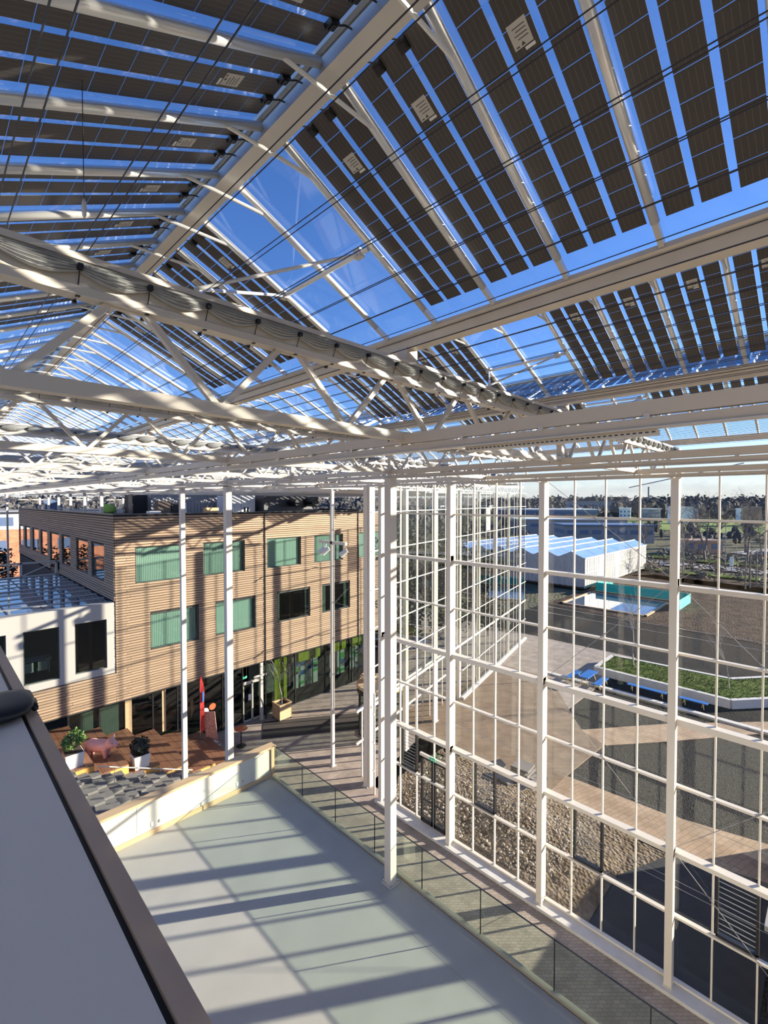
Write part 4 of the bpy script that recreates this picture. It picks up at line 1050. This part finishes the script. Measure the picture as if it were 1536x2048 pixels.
MB().tube((13.05, 24.75, .04), (13.05, 24.75, 1.02), .035, n=8).build('stem', M['black'], so); MB().lathe([(.0,0),(.28,0),(.27,.03),(.0,.05)], (13.05, 24.75, 0), 16).build('foot', M['black'], so)
mt = boxm(0, 6.2, 0, 2.2, .004, .02).build('door_mat', M['mat']); mt.location = (14.3, 24.6, 0); mt.rotation_euler = (0, 0, math.radians(-33)); tag(mt, 'long dark entrance mat lying on the paved floor', 'mat')

# wooden crate planter with thin tree
def branch_tree(m, base, h, rng, r0=.05, levels=3, spread=.5, n0=6, sides=5, start=.35):
    def grow(p, d, L, r, lev):
        segs = 3 if lev else 5; q = Vector(p); dd = Vector(d)
        for s in range(segs):
            nd = (dd+Vector((rng.gauss(0,.09), rng.gauss(0,.09), rng.gauss(0,.04)+.03))).normalized(); e = q+nd*(L/segs)
            ra = r*(1-.8*s/segs); rb = r*(1-.8*(s+1)/segs)
            m.tube(q, e, ra, rb, n=sides if lev < 2 else 3, cap=False)
            if lev < levels and (lev > 0 or s/segs >= start-.01):
                for _ in range(n0 if lev == 0 else 2+(lev == 1)):
                    a = rng.uniform(0, 6.283); sd = Vector((math.cos(a), math.sin(a), 0))
                    bd = (nd*rng.uniform(.55,1.0)+sd*rng.uniform(spread*.8, spread*1.5)).normalized()
                    grow(q.lerp(e, rng.uniform(.2,1)), bd, L*rng.uniform(.32,.5), ra*.5, lev+1)
            q = e; dd = nd
    grow(base, (0,0,1), h, r0, 0)
cp = thing('crate_planter', 'square wooden crate planter with thin bare tree in front of the entrance', 'planter', (16.7, 26.1, 0))
for q in range(5):
    z = .10+.19*q
    for (x0, x1, y0, y1) in ((16.25,17.15,25.65,25.69),(16.25,17.15,26.51,26.55),(16.25,16.29,25.69,26.51),(17.11,17.15,25.69,26.51)):
        boxm(x0, x1, y0, y1, z, z+.175).build('crate_board', M['crate'], cp)
boxm(16.3, 17.1, 25.7, 26.5, .08, .95).build('soil', M['soil'], cp)
boxm(16.22, 17.18, 25.62, 25.70, 1.04, 1.08).build('rim', M['crate'], cp); boxm(16.22, 17.18, 26.5, 26.58, 1.04, 1.08).build('rim', M['crate'], cp)
boxm(16.22, 16.30, 25.7, 26.5, 1.04, 1.08).build('rim', M['crate'], cp); boxm(17.1, 17.18, 25.7, 26.5, 1.04, 1.08).build('rim', M['crate'], cp)
m = MB(); rng = random.Random(5); branch_tree(m, (16.7, 26.1, .95), 3.2, rng, .035, 2, .35, 2); m.build('bare_stem', M['barkpale'], cp)
m = MB()
for _ in range(14): leaves(m, (16.7+rng.uniform(-.5,.5), 26.1+rng.uniform(-.3,.3), 3.3+rng.uniform(-.7,.7)), .25, 8, .07, rng)
m.build('sparse_leaves', M['leafdk'], cp, kind='stuff')
for x in (16.25, 17.1):
    for y in (25.68, 26.5): MB().tube((x, y, 0), (x, y, .10), .04, n=8).build('castor', M['black'], cp)

# dense indoor trees behind the oblique glass wall
for i, (x, y, h) in enumerate(((29.5, 27.5, 11.5), (33.5, 29.5, 12.0), (37.0, 27.5, 10.5), (40.5, 30.0, 12.2), (31.5, 33.5, 12.0), (42.5, 26.5, 9.0))):
    t = thing('indoor_tree', f'tall dark indoor tree, {ordinal(i)} of those behind the oblique glass wall', 'tree', (x, y, 0), group='indoor trees of the extension')
    rg = random.Random(200+i); tk = MB(); branch_tree(tk, (x, y, 0), h*.8, rg, .16, 2, .5, 4); tk.build('trunk', M['bark'], t)
    fo = MB()
    for _ in range(46):
        q = rg.random(); leaves(fo, (x+rg.gauss(0,1.1), y+rg.gauss(0,1.1), h*(.16+.8*q)), 1.1, 34, .22, rg)
    fo.build('foliage', M['leafdim'], t, kind='stuff')
# round kiosk with wooden top
kc = (20.15, 20.25)
ks = thing('round_kiosk', 'round black framed kiosk with wooden top behind the corner columns', 'kiosk', (kc[0], kc[1], 0))
MB().lathe([(0,0),(1.5,0),(1.56,.06),(1.56,.16),(1.5,.20),(0,.20)], (kc[0], kc[1], 2.85), 32).build('wooden_top', M['oak'], ks)
MB().lathe([(1.50,0),(1.52,0),(1.52,.28),(1.50,.28)], (kc[0], kc[1], 2.57), 32).build('black_band', M['blackframe'], ks)
for i in range(8):
    a = 2*math.pi*(i+.5)/8; x, y = kc[0]+1.45*math.cos(a), kc[1]+1.45*math.sin(a)
    boxm(x-.035, x+.035, y-.035, y+.035, 0, 2.6).build('post', M['blackframe'], ks)
    b = 2*math.pi*(i+1.5)/8; x2, y2 = kc[0]+1.45*math.cos(b), kc[1]+1.45*math.sin(b)
    MB().quad((x,y,.05),(x2,y2,.05),(x2,y2,2.57),(x,y,2.57)).build('curved_pane', M['darkglass'], ks)
    MB().bar((x,y,.04),(x2,y2,.04), .05, .08).build('sill_bar', M['blackframe'], ks)
kp = thing('kiosk_plant', 'bowl planter with thin tree on top of the round kiosk', 'plant', (19.75, 21.0, 3.05))
MB().lathe([(.25,0),(.5,.25),(.52,.34),(.46,.34),(.42,.28),(0,.28)], (19.75, 21.0, 3.05), 18).build('bowl', M['crate'], kp, True)
m = MB(); branch_tree(m, (19.75, 21.0, 3.3), 2.3, rng, .03, 2, .3, 2); m.build('bare_stem', M['barkpale'], kp)
boxm(15.66, 16.02, 16.55, 17.0, 0, 15.2).build('corner_box_column', M['white']); o = bpy.data.objects['corner_box_column']; tag(o, 'broad grey box column beside the facade corner', 'column')
pl = thing('pipe_column', 'slim pipe with brackets at the hall corner', 'pipe', (15.45, 16.0, 0))
MB().tube((15.45, 16.0, 0), (15.45, 16.0, 5.0), .05, n=10).build('pipe', M['white'], pl)
for z in (1.2, 2.6, 4.0): boxm(15.36, 15.45, 15.96, 16.04, z-.03, z+.03).build('bracket', M['white'], pl)

# ================================================================== outdoors
nw = thing('added_shade_wing', 'unseen low brick wing added beside the facade to shade the yard', 'building', (21, -5, 0))  # out-of-view block, added to cast shadow on the yard
boxm(16.6, 25.5, -14, 1.25, -.3, 2.3).build('walls', M['farbrick'], nw); boxm(16.5, 25.6, -14.1, 1.35, 2.3, 2.45).build('roof_edge', M['fargrey'], nw)
struct(boxm(-600, 1500, -800, 1500, -1.2, -.35).build('ground_base', M['verge']), 'distant ground around the hall')
def patch(name, pts, z, mt, nm, th=.35):
    o = MB().prism(pts, z-th, z).build(name, M[mt]); struct(o, nm); return o
patch('ground_gravel', [(XW+.12,-40),(62,-40),(62,29.5),(44.6,29.5),(44.6,23.3),(XW+.3,16.4)], -.05, 'gravel', 'dark gravel yard outside the facade')
patch('ground_earth', [(XW+.14,9.5),(21.2,9.4),(21.2,4.4),(XW+.14,6.0)], -.02, 'earth', 'dug over earth strip outside the facade', .06)
patch('ground_shade_patch', [(XW+.14,6.9),(18.4,6.0),(21.3,4.7),(22.3,3.4),(22.5,1.4),(XW+.14,1.4)], -.012, 'shadepatch', 'dark ground with painted-in shade outside the right facade bay', .06)  # yard shadow put into ground colour, outline follows the shadow edge
patch('ground_earth', [(XW+.14,16.4),(21.4,16.4),(21.2,9.4),(XW+.14,9.5)], -.02, 'earth', 'rubble covered earth by the facade door', .06)
patch('path_near', [(21.35,10.0),(23.6,10.0),(23.9,5.5),(24.9,1.5),(26,-6),(23.5,-6),(22.3,1.5),(21.4,5.0)], -.005, 'tan', 'tan paved path running along the facade', .06)
patch('path_diagonal', [(28.9,11.5),(33.7,7.8),(38.7,3.2),(41.5,.5),(39.5,.2),(36.8,3.0),(31.2,7.2),(28.2,9.6)], .0, 'tan', 'tan paved path crossing the gravel diagonally', .06)
patch('terrace_paving', [(20.9,20.9),(34.0,20.9),(35.8,20.9),(35.8,16.5),(29.0,11.4),(28.2,9.7),(23.6,10.0),(21.3,10.0),(21.3,16.0)], .005, 'deckpave', 'brown paved outdoor terrace beyond the facade', .06)
patch('terrace_paving', [(15.9,16.8),(21.3,18.0),(21.3,12.6),(19.0,14.5),(15.9,15.2)], .0, 'deckpave', 'brown paving at the hall corner', .06)
boxm(36.55, 36.95, 2, 17.5, -.05, .10).build('trim_kerb', M['kerb']); struct(bpy.data.objects['trim_kerb'], 'concrete kerb line in the gravel')
# raised lawn bed
lb = thing('lawn_bed', 'raised lawn bed with pale concrete edge', 'lawn bed', (41, 9, 0))
inn = [(39.4,14.3),(43.4,14.3),(44.1,5.9),(46.6,3.9),(52,-1),(47,-1),(41.6,3.4),(39.35,5.25)]; c0 = (42.3, 7.2)
MB().prism(inn, .0, .58).build('grass_top', M['lawn'], lb)
for a, b in zip(inn, inn[1:]+inn[:1]): MB().bar((a[0],a[1],.31), (b[0],b[1],.31), .32, .62).build('concrete_edge', M['kerb'], lb)
m = MB(); rng = random.Random(8)
for _ in range(5200):
    y = rng.uniform(-1, 14.2); xa = 39.5 if y > 5.2 else 39.5+(5.2-y)*1.22; xb = (43.5 if y > 6 else 43.9+(6-y)*1.15)
    x = rng.uniform(xa, xb); hgt = rng.uniform(.06,.14); a = rng.uniform(0,3.14); dx, dy = .035*math.cos(a), .035*math.sin(a); lx, ly = rng.gauss(0,.03), rng.gauss(0,.03)
    m.add([(x-dx,y-dy,.57),(x+dx,y+dy,.57),(x+lx,y+ly,.57+hgt)], [(0,1,2)])
m.build('grass_blades', M['lawn'], lb, kind='stuff')
def bare_tree(x, y, z, h, seed, nm, r0=.07, lv=3, sp=.55, mt='bark', n0=4, grp='bare winter trees outside', start=.35):
    m = MB(); rng = random.Random(seed); branch_tree(m, (x,y,z), h, rng, r0, lv, sp, n0, start=start)
    o = m.build('bare_tree', M[mt]); tag(o, nm, 'tree', grp); return o
bare_tree(42.0, 12.2, .55, 5.2, 11, 'young bare tree on the lawn bed behind the picnic table', .06, 3, .32, 'barkpale', 4)
bare_tree(41.8, 5.7, .55, 4.4, 12, 'young bare tree on the corner of the lawn bed', .05, 3, .34, 'barkpale', 4)
# picnic set
def slab_table(x0,x1,y0,y1,z,nm,cat,name,grp=None):
    t = thing(name, nm, cat, ((x0+x1)/2,(y0+y1)/2,0), group=grp)
    n = 3 if cat == 'table' else 2
    for i in range(n): boxm(x0, x1, y0+(y1-y0)*i/n+.01, y0+(y1-y0)*(i+1)/n-.01, z-.06, z).build('board', M['blue'], t)
    for x in (x0+.25, x1-.25):
        for s in (-1, 1): MB().tube((x, (y0+y1)/2+s*.08, z-.06), (x, (y0+y1)/2+s*(y1-y0)*.42, 0), .03, n=6).build('leg', M['tableleg'], t)
slab_table(35.9,37.95,13.6,14.35,.75,'blue picnic table beside the raised lawn','table','picnic_table')
slab_table(35.9,37.9,12.75,13.25,.45,'blue bench in front of the picnic table','bench','picnic_bench','blue benches')
slab_table(35.9,37.9,14.85,15.35,.45,'blue bench behind the picnic table','bench','picnic_bench','blue benches')
def long_bench(ya, yb, nm):
    t = thing('long_bench', nm, 'bench', (37.9, ya, 0), group='blue benches')
    boxm(37.7, 38.1, ya, yb, .39, .45).build('board', M['blue'], t)
    for y in (ya+.3, yb-.3):
        for s in (-1, 1): MB().tube((37.9, y, .39), (37.9+s*.16, y+s*.1, 0), .03, n=6).build('leg', M['tableleg'], t)
long_bench(8.8, 11.4, 'long blue bench along the lawn bed wall'); long_bench(6.3, 8.0, 'short blue bench half hidden by the largest facade column')
# rubble heap, broken slabs
def stones(name, nm, n, fx, fy, smin, smax, zf, mt, seed):
    m = MB(); rng = random.Random(seed)
    for _ in range(n):
        x, y = rng.uniform(*fx), rng.uniform(*fy); s = rng.uniform(smin, smax)*(1 if rng.random() < .9 else 2.0)
        m.blob((x, y, zf(x, y)+s*.3), s*rng.uniform(.7,1.3), s*rng.uniform(.7,1.3), s*rng.uniform(.5,.9), 6, 4, .25, rng)
    o = m.build(name, M[mt]); o['kind'] = 'stuff'; o['label'] = nm; o['category'] = 'rubble'; return o
def hz(x, y): return max(0, .55*math.exp(-((x-18.6)**2/4+(y-10.0)**2/6))+.45*math.exp(-((x-19)**2/3+(y-5.2)**2/2.2))+.35*math.exp(-((x-18.5)**2/4+(y-13.6)**2/2)))-.02
m = MB(); nx, ny = 30, 46; g = []
rng = random.Random(21)
for i in range(nx+1):
    for j in range(ny+1):
        x = XW+.2+(21.3-XW-.2)*i/nx; y = 5.9+10.3*j/ny
        g.append((x, y, (hz(x,y)+rng.uniform(-.03,.05))*min(1, j/5)+.01 if 0 < i < nx else -.015))
m.add(g, [(i*(ny+1)+j, (i+1)*(ny+1)+j, (i+1)*(ny+1)+j+1, i*(ny+1)+j+1) for i in range(nx) for j in range(ny)])
o = m.build('ground_mound', M['earth'], None, True); struct(o, 'uneven mounds of dug earth outside the facade')
stones('rubble_heap', 'loose pale rubble stones spread outside the facade', 5000, (15.95, 20.3), (7.6, 15.8), .012, .042, hz, 'rubble', 31)
stones('rubble_scatter', 'scattered stones on the dug earth', 500, (16, 21), (6.9, 9.4), .012, .05, hz, 'rubble', 32)
ss = thing('slab_stack', 'stack of broken paving slabs outside the facade', 'slab stack', (21.6, 11.3, 0))
rng = random.Random(9)
for i in range(7):
    a = rng.uniform(-.2,.2); z = .1*i; w = rng.uniform(.55,.75)
    pts = [(21.8+w*math.cos(a+q*math.pi/2+.78), 11.5+w*math.sin(a+q*math.pi/2+.78)) for q in range(4)]
    MB().prism(pts, z, z+.09).build('slab', M['slab'], ss)
for i in range(12):
    x, y = rng.uniform(20.6,22.4), rng.uniform(10.3,13.0); a = rng.uniform(0,6.3); w = rng.uniform(.22,.45); tl = rng.uniform(-.3,.5)
    p = [Vector((w*math.cos(a+q*1.26)*rng.uniform(.7,1.1), w*math.sin(a+q*1.26)*rng.uniform(.7,1.1), 0)) for q in range(5)]
    vs = [(x+v.x, y+v.y, max(.02,.12+v.x*tl)) for v in p]+[(x+v.x, y+v.y, max(.02,.12+v.x*tl)+.10) for v in p]
    MB().add(vs, [(4,3,2,1,0),(5,6,7,8,9)]+[(q,(q+1)%5,5+(q+1)%5,5+q) for q in range(5)]).build('slab', M['slab'], ss)
# pond and teal fence
pd = thing('pond', 'rectangular reflecting pond with timber edge', 'pond', (68.5, 22.5, 0))
boxm(63.6, 74, 17.3, 27.6, -.04, .03).build('water_surface', M['water'], pd)
for (a,b,c,e) in ((63.3,63.6,17,27.9),(74,74.3,17,27.9),(63.3,74.3,17,17.3),(63.3,74.3,27.6,27.9)): boxm(a,b,c,e,-.04,.14).build('edge_board', M['crate'], pd)
tf = thing('teal_fence', 'teal green mesh fence around the pond', 'fence', (76, 24, 0))
boxm(76.2, 76.24, 15.0, 27.8, .05, 1.35).build('mesh_panel', M['teal'], tf); boxm(70, 76.2, 14.9, 14.94, .05, 1.35).build('mesh_panel', M['teal'], tf)
boxm(76.2, 84, 27.8, 27.84, .05, 1.3).build('mesh_panel', M['teal'], tf)
for i in range(8): boxm(76.25, 76.31, 15+1.8*i, 15.06+1.8*i, 0, 1.6).build('post', M['darkmetal'], tf)
# outer greenhouse
gh = thing('outer_greenhouse', 'low multi-span greenhouse with blue glass roof outside', 'greenhouse', (76, 29.6, 0))
GY = [29.5+4.5*i for i in range(7)]; GX0, GX1 = 76.0, 109.0
for i, (a, b) in enumerate(zip(GY, GY[1:])):
    mid = (a+b)/2
    for q in range(6):
        xa = GX0+(GX1-GX0)*q/6+.06; xb = GX0+(GX1-GX0)*(q+1)/6-.06
        MB().quad((xa,a+.1,5.02),(xb,a+.1,5.02),(xb,mid,6.0),(xa,mid,6.0)).build('roof_pane', M['ghroof'], gh)
        MB().quad((xa,b-.1,5.02),(xa,mid,6.0),(xb,mid,6.0),(xb,b-.1,5.02)).build('roof_pane', M['ghroof'], gh)
    MB().bar((GX0,mid,6.03),(GX1,mid,6.03),.14,.10).build('ridge', M['white'], gh); MB().bar((GX0,b,5.0),(GX1,b,5.0),.22,.14).build('gutter', M['white'], gh)
    MB().add([(GX0,a,4.95),(GX0,b,4.95),(GX0,mid,5.95)], [(0,1,2)]).build('gable', M['ghwall'], gh)
    boxm(GX0-.03, GX0+.03, a+.05, b-.05, .3, 4.95).build('side_glazing', M['ghwall'], gh)
    for q in range(5): boxm(GX0-.07, GX0-.03, a+.9*q-.03, a+.9*q+.03, .2, 4.95).build('side_mullion', M['white'], gh)
MB().bar((GX0,GY[0],5.0),(GX1,GY[0],5.0),.25,.16).build('gutter', M['white'], gh)
for q in range(33):
    x = GX0+1.0*q; boxm(x-.035, x+.035, GY[0]-.06, GY[0]-.02, .1, 4.95).build('front_mullion', M['white'], gh)
    if 5 < q < 9 or 13 < q < 16: boxm(x+.05, x+.95, GY[0]-.03, GY[0]+.0, .1, 4.9).build('front_panel', M['farwhite'], gh)
    else: boxm(x+.05, x+.95, GY[0]-.02, GY[0]+.0, .1, 4.9).build('front_panel', M['ghwall'], gh)
for z in (.3, 2.6, 3.3): boxm(GX0, GX1, GY[0]-.07, GY[0]-.02, z-.04, z+.04).build('front_rail', M['white'], gh)
boxm(GX0+.1, GX1, GY[0]+.1, GY[-1], 0, .05).build('inner_floor', M['earth'], gh)
# roads, verges, field
patch('ground_soil', [(56,-40),(104,-40),(104,29.3),(62,29.3),(60,14)], -.03, 'soilb', 'dark bare soil beyond the gravel yard')
patch('lawn_verge', [(92,8),(97,2),(101,26),(97,29.3)], -.03, 'lawn', 'grass verge beyond the pond', .1)
patch('lawn_verge', [(105,-30),(109,-30),(112,40),(108,40)], -.05, 'lawn', 'roadside grass strip', .1)
patch('road', [(114,-60),(120,-60),(128,80),(120,80)], -.05, 'asphalt', 'grey access road outside', .1)
patch('road_bend', [(140,0),(165,-4),(182,16),(160,22)], -.05, 'asphalt', 'grey car park beyond the road', .1)
patch('lawn_verge', [(129,10),(134,8),(142,40),(134,50)], -.05, 'lawn', 'grass between road and trees', .1)
patch('field', [(250,20),(420,-40),(520,150),(280,120)], -.1, 'field', 'pale green playing field in the distance', .1)
def far_building(name, nm, cx, cy2, w, dd, h, rot, body, roofm, band=None, wins=6):
    t = thing(name, nm, 'building', (cx, cy2, 0), (0,0,rot), group='buildings beyond the yard')
    def L_(m, nme, mt): return m.build(nme, M[mt], None)
    for m, nme, mt in ((boxm(-w/2,w/2,-dd/2,dd/2,-.4,h),'walls',body), (boxm(-w/2-.5,w/2+.5,-dd/2-.5,dd/2+.5,h,h+.5),'roof',roofm)):
        o = m.build(nme, M[mt]); o.parent = t
    for i in range(wins):
        x = -w/2+(i+.5)*w/wins; ww = w/wins*.34
        for z in ([h*.62] if h < 7 else [h*.72, h*.36]):
            o = boxm(x-ww, x+ww, -dd/2-.12, -dd/2+.02, z-.7, z+.7).build('window', M['farblue']); o.parent = t
            o = boxm(-dd*0-w/2-.12, -w/2+.02, -dd/2+dd*(i+.3)/wins, -dd/2+dd*(i+.7)/wins, z-.7, z+.7).build('window', M['farblue']); o.parent = t
    if band:
        o = boxm(-w/2-.1,w/2+.1,-dd/2-.1,dd/2+.1,h*.70,h).build('blue_band', M[band]); o.parent = t
far_building('low_office', 'long low office building with white flat roof beyond the greenhouse', 205, 88, 46, 16, 6.2, math.radians(-52), 'fargrey', 'farwhite', None, 9)
far_building('low_office', 'low blue roofed office wing in the middle distance', 175, 62, 30, 14, 5.6, math.radians(-50), 'fargrey', 'farblue', None, 7)
far_building('brick_office', 'brick office with blue glass storey and white roof on the horizon', 290, 140, 60, 25, 8.8, math.radians(-50), 'farbrick', 'farwhite', 'farblue', 10)
far_building('dark_hall', 'dark office block far behind the playing field', 460, 175, 40, 20, 14, math.radians(-60), 'fargrey', 'fargrey', None, 6)
far_building('low_shed', 'small brick shed behind the car park', 155, 28, 8, 6, 3.0, math.radians(-40), 'farbrick', 'farbrick', None, 2)
for i, (x, y) in enumerate(((148,33),(152,14),(166,10))):
    t = thing('parked_car', ['white car parked near the low office','silver car on the far car park','white van at the end of the car park'][i], 'car', (x,y,0), (0,0,.6), group='parked cars far outside')
    for m, nme, mt in ((boxm(-2.1,2.1,-.85,.85,.3,.95),'body','farwhite'),(MB().add([(-1.5,-.75,.95),(1.2,-.75,.95),(1.2,.75,.95),(-1.5,.75,.95),(-1.1,-.65,1.5),(.6,-.65,1.5),(.6,.65,1.5),(-1.1,.65,1.5)],[(4,5,6,7),(0,1,5,4),(1,2,6,5),(2,3,7,6),(3,0,4,7)]),'cabin','farblue')):
        o = m.build(nme, M[mt]); o.parent = t
    for a in (-1.3,1.3):
        for b in (-.85,.85): o = MB().tube((a,b-.1,.33),(a,b+.1,.33),.33,n=12).build('wheel', M['black']); o.parent = t
for i, (x, y) in enumerate(((94.7,11.0),(98.6,10.0),(96.5,10.6))):
    o = MB().tube((x,y,0),(x,y,6.0 if i else 5.2),.11,.09,n=8).build('timber_pole', M['bark']); tag(o, ['left','right','middle'][i]+' of the three tall dark poles by the verge', 'pole', 'dark poles by the verge')
sp_ = thing('street_lamp', 'grey street lamp between the bare trees', 'street lamp', (121, 17.5, 0))
MB().tube((121,17.5,0),(121,17.5,10),.10,.06,n=8).build('pole', M['fargrey'], sp_); boxm(120.2,121.4,17.3,17.7,9.95,10.1).build('lamp_head', M['farwhite'], sp_)
sgn = thing('road_sign', 'small white road sign on a dark post', 'sign', (112,15.2,0)); MB().tube((112,15.2,0),(112,15.2,2.6),.05,n=6).build('post', M['darkmetal'], sgn); boxm(111.9,112,14.9,15.5,1.6,3.4).build('plate', M['farwhite'], sgn)
cr = thing('tower_crane', 'thin pale crane on the horizon', 'crane', (560, 150, 0))
MB().tube((560,150,0),(560,150,30),.7,n=4).build('mast', M['fargrey'], cr); MB().tube((545,165,29),(620,75,55),.5,n=4).build('jib', M['fargrey'], cr)
# mid-distance bare trees
tp = [(134,23.4,13,.26),(163,19,14,.28),(108,22.5,8,.16),(150,26,12,.25),(128,12,9,.2),(172,12,12,.25),(140,16,11,.22),(118,9,8,.17),(158,34,11,.22),(104,11.5,6,.12),(180,28,12,.25),(132,36,9,.2)]
for i, (x, y, h, r) in enumerate(tp):
    bare_tree(x, y, -.1, h, 40+i, f'large bare roadside tree, {ordinal(i)} counted outward among the winter trees', r*1.25, 3, .75, 'bark', 5, 'bare roadside trees', .3)
m = MB(); rng = random.Random(77)
for _ in range(170):
    x, y = rng.uniform(100,150), rng.uniform(2,40); leaves(m, (x,y,.6), 1.1, 16, .4, rng, .7)
o = m.build('low_shrubs', M['bark']); o['kind'] = 'stuff'; o['label'] = 'low brown winter shrubs along the verge'
# wooded horizon
FB = [(205,88,34),(175,62,26),(290,140,42),(460,175,32),(155,28,8)]
rng = random.Random(99); houses = []
while len(houses) < 16:
    a = math.radians(rng.uniform(6, 40)); dd = rng.uniform(300, 520); x, y = dd*math.cos(a), dd*math.sin(a)
    if all((x-p)**2+(y-q)**2 > (r+14)**2 for p, q, r in FB+houses): houses.append((x, y, 12))
houses.sort(key=lambda h: math.atan2(h[1], h[0]))
for i, (x, y, r) in enumerate(houses):
    far_building('far_house', f'small pale house among the distant woods, {ordinal(i)} from the right', x, y, rng.uniform(8,13), 8, rng.uniform(7,11), rng.uniform(0,3), rng.choice(['farwhite','fargrey','farbrick']), rng.choice(['fargrey','farwhite']), None, 3)
m = MB(); KEEP = FB+houses
for ring, (dist, n, h0, h1) in enumerate(((190,420,2.5,5.5),(270,620,5,9),(370,800,8,13),(520,900,12,18),(800,900,18,26))):
    for i in range(n):
        a = math.radians(rng.uniform(-4, 96)); dd = dist*rng.uniform(.85,1.2); x, y = dd*math.cos(a), dd*math.sin(a)
        if ring < 3 and 240 < x < 430 and -45 < y < 135: continue
        if ring == 0 and (140 < x < 190 and -5 < y < 25): continue
        h = rng.uniform(h0, h1); w = h*rng.uniform(.22,.42)
        if any((x-p)**2+(y-q)**2 < (r+w*1.3)**2 for p, q, r in KEEP): continue
        m.blob((x,y,h*.42), w*.8, w*.8, h*.42, 5, 4, .3, rng)
        leaves(m, (x,y,h*.5), w*1.35, 22, h*.10, rng, h*.5/(w*1.35))
o = m.build('tree_line', M['treeline']); o['kind'] = 'stuff'; o['label'] = 'distant grey brown woods along the horizon'
# brick block beyond the far end of the hall, left
bb = thing('brick_block', 'orange brick block with white top storey outside the far end', 'building', (2, 84, 0))
boxm(-30, 16, 82, 96, -.4, 10.4).build('brick_wall', M['brickred'], bb); boxm(-30, 16, 81.9, 96, 10.4, 12.7).build('white_storey', M['farwhite'], bb); boxm(-30.3, 16.3, 81.5, 96.3, 12.7, 12.95).build('roof_edge', M['fargrey'], bb)
for i in range(10):
    x = -27+4.2*i; boxm(x, x+2.6, 81.85, 81.9, 10.9, 12.1).build('window', M['farblue'], bb); boxm(x, x+1.8, 81.9, 82.0, 7.4, 8.9).build('window', M['farblue'], bb)
m = MB(); rng = random.Random(17)
for _ in range(40): leaves(m, (rng.uniform(0,7), rng.uniform(63,66), rng.uniform(6.3,8.8)), .8, 40, .2, rng)
m.box(2.9,3.2,64,64.3,0,7).box(5.4,5.6,64,64.3,0,7)
o = m.build('evergreen_hedge', M['hedge']); tag(o, 'dark evergreen hedge beyond the annex roof', 'hedge')
